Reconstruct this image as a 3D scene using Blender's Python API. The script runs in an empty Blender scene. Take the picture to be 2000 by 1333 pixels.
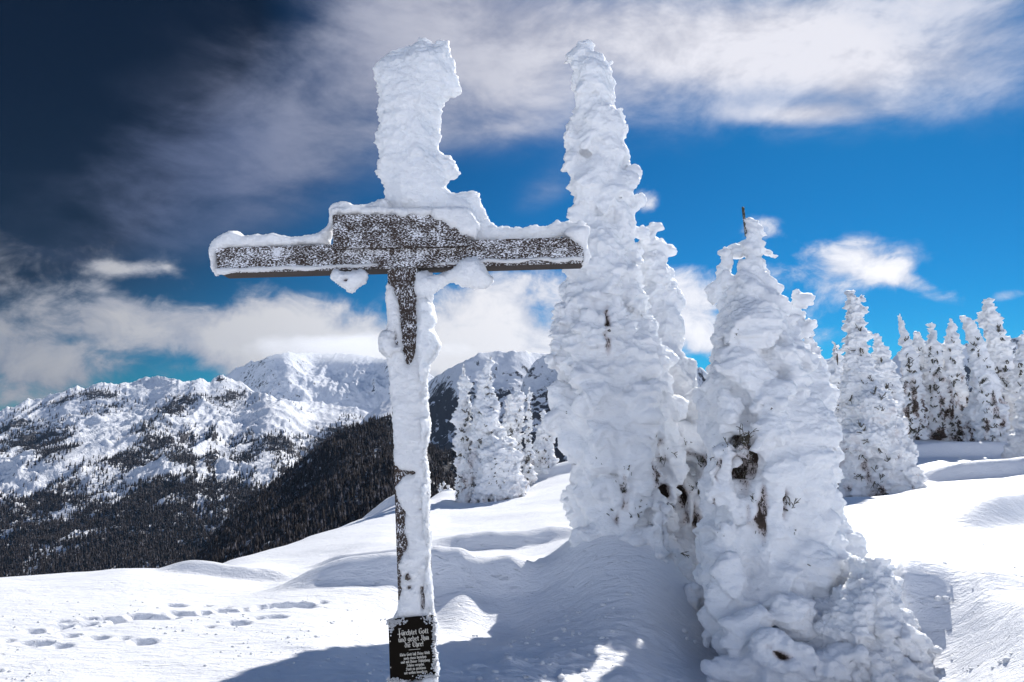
import bpy, bmesh, math, random
import numpy as np
from mathutils import Vector, Matrix
from mathutils.bvhtree import BVHTree

S = bpy.context.scene
COL = S.collection
rad = math.radians
# ------------------------------------------------------------------ camera
F = 1333.3
PITCH = rad(7.0)
cd = bpy.data.cameras.new("camera")
cam = bpy.data.objects.new("camera", cd)
COL.objects.link(cam)
cd.sensor_width = 36.0
cd.lens = 24.0
cd.clip_start = 0.05
cd.clip_end = 60000
cam.location = (0, 0, 0)
cam.rotation_euler = (rad(90) + PITCH, 0, 0)
S.camera = cam
S.cycles.use_denoising = True
S.cycles.max_bounces = 8
S.cycles.diffuse_bounces = 4
S.cycles.caustics_reflective = False
S.cycles.caustics_refractive = False

# ------------------------------------------------------------------ light
SUN_AZ, SUN_EL = rad(29.5), rad(35)
SUN_DIR = Vector((math.sin(SUN_AZ) * math.cos(SUN_EL), math.cos(SUN_AZ) * math.cos(SUN_EL), math.sin(SUN_EL)))
sd = bpy.data.lights.new("sun", 'SUN')
sd.energy = 3.4
sd.angle = rad(0.6)
sd.color = (1.0, 0.965, 0.92)
sun = bpy.data.objects.new("sun", sd)
COL.objects.link(sun)
sun.rotation_euler = SUN_DIR.to_track_quat('Z', 'Y').to_euler()
S.view_settings.view_transform = 'Standard'
S.view_settings.look = 'None'
S.view_settings.gamma = 1
S.view_settings.exposure = 0.84


def P(px, py, D):
    """point seen at a photo pixel, D metres in front of the camera"""
    u = (px - 1000.0) / F
    v = (666.5 - py) / F
    s = D / (math.cos(PITCH) - math.sin(PITCH) * v)
    return (u * s, D, (math.sin(PITCH) + math.cos(PITCH) * v) * s)


# ------------------------------------------------------------------ world
W = bpy.data.worlds.new("World")
S.world = W
W.use_nodes = True
wt = W.node_tree
wt.nodes.clear()


class NT:
    def __init__(s, t): s.t = t
    def n(s, ty, **kw):
        o = s.t.nodes.new(ty)
        for k, v in kw.items():
            setattr(o, k, v)
        return o
    def put(s, sock, v):
        if isinstance(v, bpy.types.NodeSocket): s.t.links.new(v, sock)
        else: sock.default_value = v
    def m(s, op, a, b=None, c=None, clamp=False):
        o = s.n('ShaderNodeMath', operation=op); o.use_clamp = clamp
        s.put(o.inputs[0], a)
        if b is not None: s.put(o.inputs[1], b)
        if c is not None: s.put(o.inputs[2], c)
        return o.outputs[0]
    def vm(s, op, a, b=None, out=0):
        o = s.n('ShaderNodeVectorMath', operation=op)
        s.put(o.inputs[0], a)
        if b is not None: s.put(o.inputs[1], b)
        return o.outputs[out]
    def noise(s, vec, scale, detail=5, rough=0.55, dist=0.0, lac=2.0):
        o = s.n('ShaderNodeTexNoise')
        s.put(o.inputs['Vector'], vec)
        o.inputs['Scale'].default_value = scale; o.inputs['Detail'].default_value = detail
        o.inputs['Roughness'].default_value = rough; o.inputs['Distortion'].default_value = dist
        o.inputs['Lacunarity'].default_value = lac
        return o.outputs['Fac']
    def ramp(s, v, a, b, lo=0.0, hi=1.0, sm=True):
        o = s.n('ShaderNodeMapRange'); o.interpolation_type = 'SMOOTHSTEP' if sm else 'LINEAR'
        s.put(o.inputs['Value'], v)
        o.inputs['From Min'].default_value = a; o.inputs['From Max'].default_value = b
        o.inputs['To Min'].default_value = lo; o.inputs['To Max'].default_value = hi
        return o.outputs['Result']
    def mix(s, f, a, b, blend='MIX'):
        o = s.n('ShaderNodeMix', data_type='RGBA', blend_type=blend)
        s.put(o.inputs[0], f); s.put(o.inputs[6], a); s.put(o.inputs[7], b)
        return o.outputs[2]
    def scalemap(s, vec, sc, rot=(0, 0, 0), loc=(0, 0, 0), vt='POINT'):
        o = s.n('ShaderNodeMapping', vector_type=vt)
        s.put(o.inputs['Vector'], vec)
        o.inputs['Location'].default_value = loc; o.inputs['Rotation'].default_value = rot
        o.inputs['Scale'].default_value = sc
        return o.outputs[0]


w = NT(wt)
tc = w.n('ShaderNodeTexCoord')
dirv = w.vm('NORMALIZE', tc.outputs['Generated'])
sep = w.n('ShaderNodeSeparateXYZ'); wt.links.new(dirv, sep.inputs[0])
az = w.m('ARCTAN2', sep.outputs[0], sep.outputs[1])
el = w.m('ARCSINE', sep.outputs[2])
cmb = w.n('ShaderNodeCombineXYZ'); w.put(cmb.inputs[0], az); w.put(cmb.inputs[1], el)
azel = cmb.outputs[0]
sky = w.n('ShaderNodeTexSky', sky_type='NISHITA')
sky.sun_disc = False
sky.sun_elevation = SUN_EL
sky.sun_rotation = SUN_AZ
sky.altitude = 1800
sky.air_density = 1.0
sky.dust_density = 0.3
sky.ozone_density = 3.0
sundot = w.vm('DOT_PRODUCT', dirv, tuple(SUN_DIR), out=1)
hs = w.n('ShaderNodeHueSaturation'); hs.inputs['Saturation'].default_value = 1.25
hs.inputs['Hue'].default_value = 0.5
wt.links.new(sky.outputs[0], hs.inputs['Color'])


def lobes(lst):
    acc = None
    for (px, py, sx, sy, ang, wgt) in lst:
        p = P(px, py, 1.0)
        a = math.atan2(p[0], p[1]); e = math.asin(p[2] / math.sqrt(p[0] ** 2 + 1 + p[2] ** 2))
        mp = w.scalemap(azel, (sx / F, sy / F, 1), (0, 0, rad(ang)), (a, e, 0), 'TEXTURE')
        d2 = w.vm('DOT_PRODUCT', mp, mp, out=1)
        g = w.m('EXPONENT', w.m('MULTIPLY', d2, -1.0))
        acc = w.m('MULTIPLY', g, wgt) if acc is None else w.m('MULTIPLY_ADD', g, wgt, acc)
    return acc


# darkening of the sky away from the sun, towards the upper left
darkl = lobes([(-250, -100, 760, 620, 0, 1.05), (-100, 330, 420, 330, 0, 0.45), (350, -60, 380, 200, 0, 0.35)])
skyc = w.mix(w.m('MINIMUM', darkl, 0.96), hs.outputs[0], (0.0, 0.02, 0.12, 1))
# ---- high veil
nv1 = w.noise(w.scalemap(dirv, (1.0, 1.0, 2.0), (0.0, 0.35, 0.0)), 2.3, 7, 0.55, 0.25)
nv2 = w.noise(w.scalemap(dirv, (1.0, 1.0, 2.2), (0.0, -0.5, 0.2)), 6.0, 9, 0.62, 0.25)
veil = lobes([(620, 190, 420, 150, 28, 0.62), (950, 60, 400, 150, 0, 0.66), (1380, 40, 360, 110, 0, 0.62), (1800, 40, 400, 130, 0, 0.95),
              (420, 360, 300, 110, 35, 0.35), (1650, 150, 230, 60, -15, 0.35), (980, 230, 240, 60, 8, 0.2),
              (1560, 225, 130, 18, -8, 0.75), (1060, 370, 90, 40, 30, 0.25), (1500, 120, 260, 60, -12, 0.3)])
vden = w.ramp(w.m('MULTIPLY_ADD', w.m('MINIMUM', w.m('MULTIPLY', veil, 2.2), 1.0), w.m('ADD', w.m('MULTIPLY', w.m('SUBTRACT', nv1, 0.5), 2.0), w.m('MULTIPLY', w.m('SUBTRACT', nv2, 0.5), 1.25)), veil), 0.06, 1.22)
vbr = w.m('MULTIPLY_ADD', w.m('POWER', w.ramp(sundot, 0.58, 1.0, 0.0, 1.0, sm=False), 2.0), 0.95, 0.05)
vtex = w.ramp(nv2, 0.32, 0.66, 0.62, 1.22)
vbr = w.m('MULTIPLY', vbr, vtex)
vcol = w.mix(vbr, (0.12, 0.17, 0.34, 1), (1.1, 1.1, 1.2, 1))
# ---- low fair-weather bank
nl1 = w.noise(w.scalemap(dirv, (1.0, 1.0, 1.8)), 6.0, 9, 0.6, 0.4)
nl2 = w.noise(w.scalemap(dirv, (1.0, 1.0, 1.3)), 17.0, 8, 0.62, 0.5)
low = lobes([(235, 628, 110, 40, 0, 0.95), (545, 640, 120, 55, 0, 1.1), (420, 660, 130, 30, 0, 0.5), (760, 680, 220, 60, 0, 1.2), (960, 610, 130, 75, 10, 1.2),
             (90, 715, 90, 28, 0, 0.8), (-60, 650, 60, 40, 0, 0.5), (1030, 700, 200, 60, 0, 1.2), (620, 715, 150, 36, 0, 0.9),
             (1330, 590, 75, 85, 0, 1.05), (1390, 680, 60, 50, 0, 0.6), (1640, 520, 130, 60, 0, 0.85), (1475, 450, 50, 30, 0, 0.8), (1255, 390, 38, 30, 0, 0.7),
             (1760, 545, 110, 18, -28, 0.7), (1970, 577, 30, 12, 0, 0.42), (230, 525, 45, 14, 0, 0.26), (310, 522, 36, 12, 0, 0.26), (1560, 640, 120, 50, 0, 0.5),
             (1190, 560, 120, 60, 0, 0.6), (-1700, 500, 900, 260, 0, 0.8)])
lraw = w.m('MULTIPLY_ADD', w.m('MINIMUM', w.m('MULTIPLY_ADD', low, 1.6, 0.12), 1.0), w.m('ADD', w.m('MULTIPLY', w.m('SUBTRACT', nl1, 0.5), 2.2), w.m('MULTIPLY', w.m('SUBTRACT', nl2, 0.5), 1.3)), low)
lden = w.ramp(lraw, 0.30, 0.92)
lcore = w.ramp(w.m('ADD', lraw, w.m('MULTIPLY', w.m('SUBTRACT', nl2, 0.5), 1.4)), 0.45, 1.5)
lsun = w.ramp(sundot, 0.40, 0.90, 0.42, 1.15, sm=False)
lshade = w.mix(lcore, (0.60, 0.64, 0.76, 1), (0.97, 0.96, 0.99, 1))
lcol = w.mix(1.0, lshade, lsun, 'MULTIPLY')
lcol = w.mix(1.0, lcol, (1.25, 1.25, 1.25, 1), 'MULTIPLY')
CLOUD_GAIN = 0.42
REAR_FILL = 1.0
K = 0.055
skyk = w.mix(1.0, skyc, (K * 0.03, K * 0.58, K * 0.76, 1), 'MULTIPLY')
vk = w.mix(1.0, vcol, (CLOUD_GAIN,) * 3 + (1,), 'MULTIPLY')
lk = w.mix(1.0, lcol, (CLOUD_GAIN,) * 3 + (1,), 'MULTIPLY')
c1 = w.mix(vden, skyk, vk)
c2 = w.mix(lden, c1, lk)
# bright cloud added low behind the viewer, unseen, as fill on shaded tree fronts
rear_fill = w.m('MULTIPLY', w.ramp(sep.outputs[1], -0.05, -0.45), w.m('MULTIPLY', w.ramp(sep.outputs[2], 0.52, 0.15), w.ramp(sep.outputs[2], -0.08, 0.02)))
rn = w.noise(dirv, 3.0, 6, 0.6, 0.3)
c2 = w.mix(w.m('MULTIPLY', rear_fill, w.ramp(rn, 0.3, 0.5)), c2, (REAR_FILL * 0.90, REAR_FILL * 0.96, REAR_FILL * 1.12, 1))
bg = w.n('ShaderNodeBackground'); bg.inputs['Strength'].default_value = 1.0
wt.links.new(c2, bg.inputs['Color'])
wo = w.n('ShaderNodeOutputWorld')
wt.links.new(bg.outputs[0], wo.inputs['Surface'])
W.cycles.sampling_method = 'MANUAL'
W.cycles.sample_map_resolution = 512

# ------------------------------------------------------------------ numpy noise
_rs = np.random.RandomState(7)
_perm = _rs.permutation(4096).astype(np.int64)
_val = _rs.rand(4096) * 2 - 1


def vnoise(x, y, z, seed=0):
    x = np.asarray(x, float); y = np.asarray(y, float); z = np.asarray(z, float)
    xi = np.floor(x); yi = np.floor(y); zi = np.floor(z)
    fx = x - xi; fy = y - yi; fz = z - zi
    xi = xi.astype(np.int64) + seed * 131; yi = yi.astype(np.int64); zi = zi.astype(np.int64)
    fx = fx ** 3 * (fx * (fx * 6 - 15) + 10); fy = fy ** 3 * (fy * (fy * 6 - 15) + 10); fz = fz ** 3 * (fz * (fz * 6 - 15) + 10)

    def h(i, j, k):
        return _val[_perm[(_perm[(_perm[i & 4095] + j) & 4095] + k) & 4095]]
    def lx(j, k):
        a = h(xi, j, k); return a + (h(xi + 1, j, k) - a) * fx
    def ly(k):
        a = lx(yi, k); return a + (lx(yi + 1, k) - a) * fy
    a = ly(zi)
    return a + (ly(zi + 1) - a) * fz


def fbm(x, y, z, octv=4, seed=0, g=0.5):
    r = 0; a = 1.0; t = 0
    for i in range(octv):
        r = r + a * vnoise(x, y, z, seed + i); t += a
        x = x * 2.03 + 3.1; y = y * 2.03 + 1.7; z = z * 2.03 - 2.3; a *= g
    return r / t


def ridged(x, y, z, octv=4, seed=0, g=0.5):
    r = 0; a = 1.0; t = 0
    for i in range(octv):
        n = 1 - np.abs(vnoise(x, y, z, seed + i)) * 1.7
        r = r + a * n * np.abs(n); t += a
        x = x * 2.07 + 3.1; y = y * 2.07 + 1.7; z = z * 2.07 - 2.3; a *= g
    return r / t


def sstep(a, b, x):
    t = np.clip((x - a) / (b - a), 0, 1)
    return t * t * (3 - 2 * t)


# ------------------------------------------------------------------ mesh helpers
def mesh_np(name, v, f, mat=None, smooth=True, parent=None, attrs=None):
    """f: (n,3) or (n,4) int array"""
    v = np.asarray(v, np.float32); f = np.asarray(f, np.int32)
    me = bpy.data.meshes.new(name)
    me.vertices.add(len(v)); me.vertices.foreach_set('co', v.ravel())
    k = f.shape[1]
    me.loops.add(f.size); me.loops.foreach_set('vertex_index', f.ravel())
    me.polygons.add(len(f))
    me.polygons.foreach_set('loop_start', np.arange(0, f.size, k, dtype=np.int32))
    me.polygons.foreach_set('loop_total', np.full(len(f), k, np.int32))
    me.update(calc_edges=True); me.validate()
    if smooth: me.polygons.foreach_set('use_smooth', np.ones(len(me.polygons), bool))
    if attrs:
        for nm, a in attrs.items():
            at = me.attributes.new(nm, 'FLOAT', 'POINT'); at.data.foreach_set('value', np.asarray(a, np.float32))
    if mat: me.materials.append(mat)
    o = bpy.data.objects.new(name, me); COL.objects.link(o)
    if parent: o.parent = parent
    return o


def tag(o, label, cat, group=None):
    o['label'] = label; o['category'] = cat
    if group: o['group'] = group
    return o


def empty(name, loc, label, cat, group=None):
    o = bpy.data.objects.new(name, None); COL.objects.link(o)
    o.location = loc; o.empty_display_size = 0.2
    return tag(o, label, cat, group)


def grid_faces(nu, nv):
    i = np.arange(nu - 1)[:, None] * nv + np.arange(nv - 1)[None, :]
    return np.stack([i, i + nv, i + nv + 1, i + 1], -1).reshape(-1, 4)


# ------------------------------------------------------------------ materials
def new_mat(name):
    m = bpy.data.materials.new(name); m.use_nodes = True
    t = m.node_tree
    b = t.nodes['Principled BSDF']
    return m, NT(t), b


def bump(k, b, h, strength, dist, prev=None):
    o = k.n('ShaderNodeBump'); o.inputs['Strength'].default_value = strength; o.inputs['Distance'].default_value = dist
    k.put(o.inputs['Height'], h)
    if prev is not None: k.put(o.inputs['Normal'], prev)
    k.t.links.new(o.outputs[0], b.inputs['Normal'])
    return o.outputs[0]


def snow_ground_mat():
    m, k, b = new_mat("packed_snow")
    g = k.n('ShaderNodeNewGeometry').outputs['Position']
    n1 = k.noise(k.scalemap(g, (0.8, 1.9, 1.0), (0, 0, 0.25)), 5.0, 7, 0.62, 0.5)
    n2 = k.noise(g, 60.0, 4, 0.6)
    n3 = k.noise(k.scalemap(g, (0.6, 2.0, 1), (0, 0, 0.25)), 17.0, 5, 0.65, 0.6)
    pit = k.ramp(k.noise(k.scalemap(g, (0.45, 1.5, 1), (0, 0, 0.2)), 11.0, 5, 0.62, 0.6), 0.60, 0.72)
    h = k.m('ADD', k.m('MULTIPLY', n1, 1.0), k.m('ADD', k.m('MULTIPLY', n2, 0.16), k.m('MULTIPLY', n3, 0.4)))
    h = k.m('SUBTRACT', h, k.m('MULTIPLY', pit, 0.7))
    bump(k, b, h, 0.6, 0.055)
    k.put(b.inputs['Base Color'], k.mix(n1, (0.84, 0.86, 0.90, 1), (0.90, 0.905, 0.92, 1)))
    b.inputs['Roughness'].default_value = 0.55
    b.inputs['Specular IOR Level'].default_value = 0.3
    return m


def snow_crust_mat(name="rime_snow", scale=1.0):
    m, k, b = new_mat(name)
    g = k.n('ShaderNodeNewGeometry').outputs['Position']
    n1 = k.noise(k.scalemap(g, (1, 1, 2.6)), 9.0 * scale, 6, 0.62, 0.4)
    n2 = k.noise(g, 45.0 * scale, 4, 0.65)
    n3 = k.noise(k.scalemap(g, (1, 1, 1.6)), 120.0 * scale, 3, 0.7)
    h = k.m('ADD', n1, k.m('ADD', k.m('MULTIPLY', n2, 0.4), k.m('MULTIPLY', n3, 0.16)))
    bump(k, b, h, 0.7, 0.035 / scale)
    at = k.n('ShaderNodeAttribute'); at.attribute_name = 'bare'
    nb = k.noise(k.scalemap(g, (1, 1, 0.4)), 38.0 * scale, 7, 0.75, 0.8)
    mask = k.ramp(k.m('ADD', at.outputs['Fac'], k.m('MULTIPLY', k.m('SUBTRACT', nb, 0.5), 2.6)), 0.62, 0.74)
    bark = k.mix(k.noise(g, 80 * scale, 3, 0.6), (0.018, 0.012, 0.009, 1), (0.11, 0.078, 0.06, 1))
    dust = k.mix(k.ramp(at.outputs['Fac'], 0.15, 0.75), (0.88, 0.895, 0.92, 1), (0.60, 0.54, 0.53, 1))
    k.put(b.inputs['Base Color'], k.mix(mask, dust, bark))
    b.inputs['Roughness'].default_value = 0.6
    b.inputs['Specular IOR Level'].default_value = 0.25
    b.inputs['Subsurface Weight'].default_value = 0.6
    b.inputs['Subsurface Radius'].default_value = (0.9, 0.95, 1.0)
    b.inputs['Subsurface Scale'].default_value = 0.08
    return m


def twig_mat():
    m, k, b = new_mat("frosted_twig")
    g = k.n('ShaderNodeNewGeometry').outputs['Position']
    n = k.noise(g, 40, 4, 0.6)
    f = k.ramp(k.noise(g, 55, 4, 0.7), 0.56, 0.64)
    k.put(b.inputs['Base Color'], k.mix(f, k.mix(n, (0.035, 0.025, 0.018, 1), (0.07, 0.07, 0.035, 1)), (0.8, 0.81, 0.84, 1)))
    b.inputs['Roughness'].default_value = 0.9
    return m


def frosted_wood_mat(name, amount, along):
    """dark weathered timber carrying speckled hoar frost; along = stretch of grain"""
    m, k, b = new_mat(name)
    g = k.n('ShaderNodeNewGeometry').outputs['Position']
    grain = k.noise(k.scalemap(g, along), 30.0, 6, 0.65, 0.3)
    wood = k.mix(grain, (0.016, 0.010, 0.008, 1), (0.070, 0.046, 0.034, 1))
    fine = k.noise(k.scalemap(g, tuple(0.55 if a < .5 else 1.0 for a in along)), 165.0, 4, 0.62, 0.6)
    mid = k.noise(k.scalemap(g, (1, 1, 1.4)), 14.0, 5, 0.6)
    lv = k.m('ADD', fine, k.m('MULTIPLY', k.m('SUBTRACT', mid, 0.5), 0.35))
    fr = k.ramp(lv, 0.565 - amount, 0.60 - amount)
    big = k.ramp(mid, 0.70 - amount, 0.76 - amount)
    nz = k.n('ShaderNodeSeparateXYZ'); k.put(nz.inputs[0], k.n('ShaderNodeNewGeometry').outputs['Normal'])
    open_ = k.ramp(nz.outputs[2], -0.8, -0.4, 0.0, 1.0)
    k.put(b.inputs['Base Color'], k.mix(k.m('MULTIPLY', k.m('MAXIMUM', fr, big), open_), wood, (0.87, 0.88, 0.92, 1)))
    b.inputs['Roughness'].default_value = 0.8
    h = k.m('ADD', k.m('MULTIPLY', fr, 1.0), k.m('MULTIPLY', grain, 0.3))
    bump(k, b, h, 0.8, 0.008)
    return m


def plain_mat(name, c, rough=0.7, metal=0.0):
    m, k, b = new_mat(name)
    g = k.n('ShaderNodeNewGeometry').outputs['Position']
    n = k.noise(g, 60, 4, 0.6)
    c2 = tuple(min(1, x * 1.5) for x in c[:3]) + (1,)
    k.put(b.inputs['Base Color'], k.mix(n, tuple(x * 0.7 for x in c[:3]) + (1,), c2))
    b.inputs['Roughness'].default_value = rough; b.inputs['Metallic'].default_value = metal
    return m


M_GROUND = snow_ground_mat()
M_CRUST = snow_crust_mat()
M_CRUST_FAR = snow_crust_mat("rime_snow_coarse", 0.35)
M_TWIG = twig_mat()
M_BARK = plain_mat("conifer_bark", (0.06, 0.042, 0.032), 0.9)
# ------------------------------------------------------------------ ground (snow ridge)
GP = [  # photo pixel x, y, metres away: the drifts, crests and hollows of the ridge
 (-350,1400,4.0),(0,1345,4.3),(300,1345,4.3),(600,1345,4.25),(740,1345,4.2),
 (-200,1250,5.5),(0,1250,5.5),(300,1250,5.5),(600,1250,5.4),
 (-200,1190,6.9),(0,1180,6.9),(300,1180,6.9),(560,1178,7.0),
 (-300,1150,9),(0,1129,9),(250,1112,9.5),(400,1113,10.3),
 (330,1135,8.8),(520,1152,8.6),(180,1140,8.2),
 (700,1140,7.9),(600,1143,8.2),(480,1125,10.6),(560,1135,11),
 (-300,1290,16),(0,1210,16),(250,1170,16),(380,1125,16),
 (450,1096,16.5),(520,1078,18),(600,1049,20.5),(700,1017,23),(770,990,26),
 (0,1500,30),(300,1400,30),(520,1230,30),(650,1130,32),(770,1070,38),
 (-400,1700,60),(300,1600,60),(700,1300,60),
 (640,1112,12.6),(700,1098,13),(560,1100,14.5),(640,1085,15),(770,1050,17),
 (770,1124,8.1),(850,1120,8.0),(900,1123,8.0),(1000,1122,8.1),(1040,1122,8.1),
 (850,1215,7.3),(950,1230,7.2),(780,1230,6.6),(1000,1235,7.2),
 (850,1150,9.6),(950,1128,10.2),(1040,1115,10.5),
 (860,1078,12.4),(960,1066,12.8),(1080,1056,12.8),(1085,1075,11.5),(960,1100,11.4),
 (850,1060,16),(1000,1050,16),(1000,1000,22),(1100,985,22),(880,1020,21),
 (840,985,27),(870,975,29),(890,984,30),(950,975,30),(1030,957,30),(1000,950,33),(1060,922,36),(1130,903,39),(1250,890,39),(1400,880,40),
 (860,962,34),(860,1010,44),(1000,990,48),(1130,960,50),(1300,950,52),
 (900,1345,4.8),(1100,1345,5.1),(1300,1342,5.6),(1500,1350,6.0),(1650,1350,5.7),(1400,1420,4.6),(1000,1280,5.7),(1150,1280,5.9),
 (1050,1140,7.9),(1130,1050,8.1),(1200,1035,8.0),(1300,1050,8.0),(1120,1170,7.3),(1240,1200,6.7),(1200,1150,7.1),(1080,1090,8.3),
 (1150,1040,9.6),(1250,1040,10),(1100,1070,10),
 (1380,1270,6.8),(1450,1300,6.9),(1350,1130,7.8),(1450,1200,8),
 (1760,1139,6.3),(1830,1134,6.4),(1920,1142,6.2),(2000,1192,5.6),(2100,1260,5.0),
 (1860,1230,5.9),(1800,1310,5.7),(1870,1345,5.35),(1940,1290,5.3),(2000,1340,4.8),(1750,1240,6.1),(2150,1400,4.0),
 (1760,1130,7.8),(1900,1130,7.6),(2050,1150,7.0),(1600,1100,8.5),
 (1700,1050,10.5),(1900,1050,10.5),(2100,1080,9),(2400,1150,7),
 (1650,1010,14.5),(1800,1000,14.5),(2000,990,14.5),
 (1650,974,19.5),(1800,957,20.5),(2000,930,21),(2300,900,21),
 (1650,985,24),(1730,962,26),(1850,945,27),(2000,935,27),
 (1700,945,30),(1850,916,33),(2000,908,34),(1800,900,37),(2000,893,38),(1900,885,40),
 (1700,870,44),(1790,857,46),(1860,862,46),(2000,866,46),(2300,850,46),
 (1500,890,44),(1900,852,60),(2200,845,60),(1500,880,60),(1200,960,62)]
_gx = np.array([P(*p) for p in GP])
_gu = np.stack([2.2 * _gx[:, 0] / _gx[:, 1], np.log(_gx[:, 1])], 1)
_ga = _gx[:, 2] / _gx[:, 1]


def _ker(d): return np.sqrt(d * d + 0.02 ** 2)


_n = len(GP)
_A = np.zeros((_n + 3, _n + 3))
_d = np.linalg.norm(_gu[:, None] - _gu[None], axis=-1)
_A[:_n, :_n] = -_ker(_d) - 1e-3 * np.eye(_n)
_A[:_n, _n] = 1; _A[:_n, _n + 1:] = _gu; _A[_n, :_n] = 1; _A[_n + 1:, :_n] = _gu.T
_cf = np.linalg.solve(_A, np.concatenate([_ga, np.zeros(3)]))

_fr = np.random.RandomState(5)
FOOT = []
for (a0, b0, a1, b1, n_) in [(110, 1222, 620, 1170, 24), (50, 1242, 480, 1184, 20), (150, 1252, 270, 1262, 4), (0, 1262, 120, 1276, 4), (400, 1228, 560, 1200, 4), (330, 1172, 600, 1182, 6)]:
    for i in range(n_):
        t = (i + _fr.uniform(-.3, .3)) / max(1, n_ - 1)
        FOOT.append((a0 + (a1 - a0) * t + _fr.uniform(-10, 10), b0 + (b1 - b0) * t + _fr.uniform(-3, 3), _fr.choice((.25, .32, .42, .58)) * _fr.uniform(.9, 1.15)))


def _foot_points():
    out = []
    for (px, py, s) in FOOT:
        v = (py - 830.0) / F
        D = 1.78 / v * 1.0
        p = P(px, py, D); out.append((p[0], D, s))
    return out


FP = _foot_points()


DRIFTS = [(-2.9, 0.9, 8.0, 0.0, 0.26, 0.42, 1.2), (-1.9, 1.7, 12.9, 0.05, 0.26, 0.42, 2.5), (-3.9, -1.0, 12.6, -0.25, 0.20, 0.36, 2.0), (-5.2, -2.7, 9.9, -0.15, 0.18, 0.3, 1.0),
          (6.0, 15.0, 13.6, 0.62, 0.42, .62, 2.5), (3.1, 5.6, 6.4, -0.12, 0.09, 0.45, 1.2), (16, 44, 38, 0.0, 0.75, .8, 5), (13, 36, 29.5, 0.05, 0.7, .75, 4), (-7, -3.0, 27.0, -0.5, 0.5, 0.9, 2.5), (0.5, 6, 33, 0.2, .5, .9, 3)]  # drift on the right plain added in place of a cast tree shadow


def ground_z(x, y, detail=True):
    x = np.asarray(x, float); y = np.asarray(y, float)
    sh = x.shape; x = x.ravel(); y = y.ravel()
    yy = np.clip(y, 3.6, 62.0)
    q = np.stack([2.2 * np.clip(x / yy, -1.15, 1.15), np.log(yy)], 1)
    a = np.empty(len(x))
    for s in range(0, len(x), 20000):
        qq = q[s:s + 20000]
        d = np.sqrt(((qq[:, None] - _gu[None]) ** 2).sum(-1))
        a[s:s + 20000] = -_ker(d) @ _cf[:_n] + _cf[_n] + qq @ _cf[_n + 1:]
    z = a * yy
    z = z + (-1.75 - z) * sstep(3.6, 0.5, y)
    z = z - np.maximum(0, y - 60) * 0.45
    z = z - 0.30 * np.maximum(0, -x - 30)
    # wind-worked surface
    far = sstep(70, 20, y)
    z = z + 0.06 * fbm(x * 0.5, y * 0.8, 0 * x, 3, 3) * sstep(3, 9, y) * far
    # drifts with a steep lee face towards the viewer
    for (xa, xb, yc, sl, H, fl, bl) in DRIFTS:
        cyl = yc + sl * (x - (xa + xb) / 2) + 0.10 * vnoise(x * 1.3, 0 * x, 0 * x + yc, 2)
        wx = sstep(xa, xa + (xb - xa) * .3, x) * sstep(xb, xb - (xb - xa) * .3, x)
        t = y - cyl
        g = np.where(t < 0, sstep(-fl, 0, t), np.exp(-np.clip(t, 0, 99) / bl))
        z = z + H * wx * g
    if detail:
        near = np.exp(-np.maximum(0, y - 4) / 9.0)
        st = ridged(x * 0.9 + y * 0.5, y * 3.0 - x * 0.6, 0 * x + 3.3, 4, 11)
        left = sstep(0.3, -1.0, x)
        rt = sstep(4.5, 6.5, x + 0.0 * y)
        z = z + near * 0.012 * (st - 0.5) * (0.6 + 0.4 * left)
        # broken, knobbly snow of the shaded hollow
        hol = np.exp(-(((x - 0.6) / 1.8) ** 2 + ((y - 5.2) / 1.5) ** 2))
        z = z + hol * (0.08 * fbm(x * 2.2, y * 3.5, 0 * x, 4, 21) + 0.045 * np.abs(fbm(x * 7, y * 9, 0 * x, 3, 31)))
        # right bank ribs
        rb = np.exp(-(((x - 3.9) / 1.1) ** 2 + ((y - 5.2) / 0.9) ** 2))
        z = z + rb * 0.05 * np.sin(x * 5.0 + 1.2 * np.sin(y * 2)) * 0.8
        # footprints and wind scoops on the left
        for (fx, fy, s) in FP:
            dx = x - fx; dy = y - fy
            sel = (np.abs(dx) < 0.7) & (np.abs(dy) < 0.7)
            if not sel.any(): continue
            dxx = dx[sel]; dyy = dy[sel]
            r = ((dxx + .3 * dyy) / (0.17 * s)) ** 2 + (dyy / (0.10 * s ** .5)) ** 2
            rim = np.exp(-((dxx + 0.02) / (0.15 * s)) ** 2 - ((dyy - 0.13 * s) / (0.06 * s)) ** 2)
            z[sel] += -0.075 * s ** .6 * np.exp(-r ** 2.2) + 0.03 * s * rim * (1 + .8 * vnoise(dxx * 40, dyy * 40, 0 * dxx + s, 3))
        # crumbly lumps along the bottom left
        lu = np.exp(-((y - 4.35) / 0.25) ** 2) * left
        z = z + lu * 0.05 * np.maximum(0, fbm(x * 3, y * 4, 0 * x, 4, 41))
    return z.reshape(sh)


def spaced(segs):
    out = []
    for (a, b, n) in segs: out.append(np.linspace(a, b, n, endpoint=False))
    out.append(np.array([segs[-1][1]]))
    return np.concatenate(out)


gxs = spaced([(-90, -30, 20), (-30, -9, 60), (-9, -4, 90), (-4, 5.5, 420), (5.5, 12, 110), (12, 40, 110), (40, 110, 24)])
gys = spaced([(-60, -4, 24), (-4, 3.4, 36), (3.4, 9.5, 400), (9.5, 18, 170), (18, 50, 190), (50, 140, 30)])
GX, GY = np.meshgrid(gxs, gys, indexing='ij')
GZ = ground_z(GX, GY)
ground = mesh_np('ground', np.stack([GX, GY, GZ], -1).reshape(-1, 3), grid_faces(len(gxs), len(gys)), M_GROUND)
ground['kind'] = 'structure'


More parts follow.
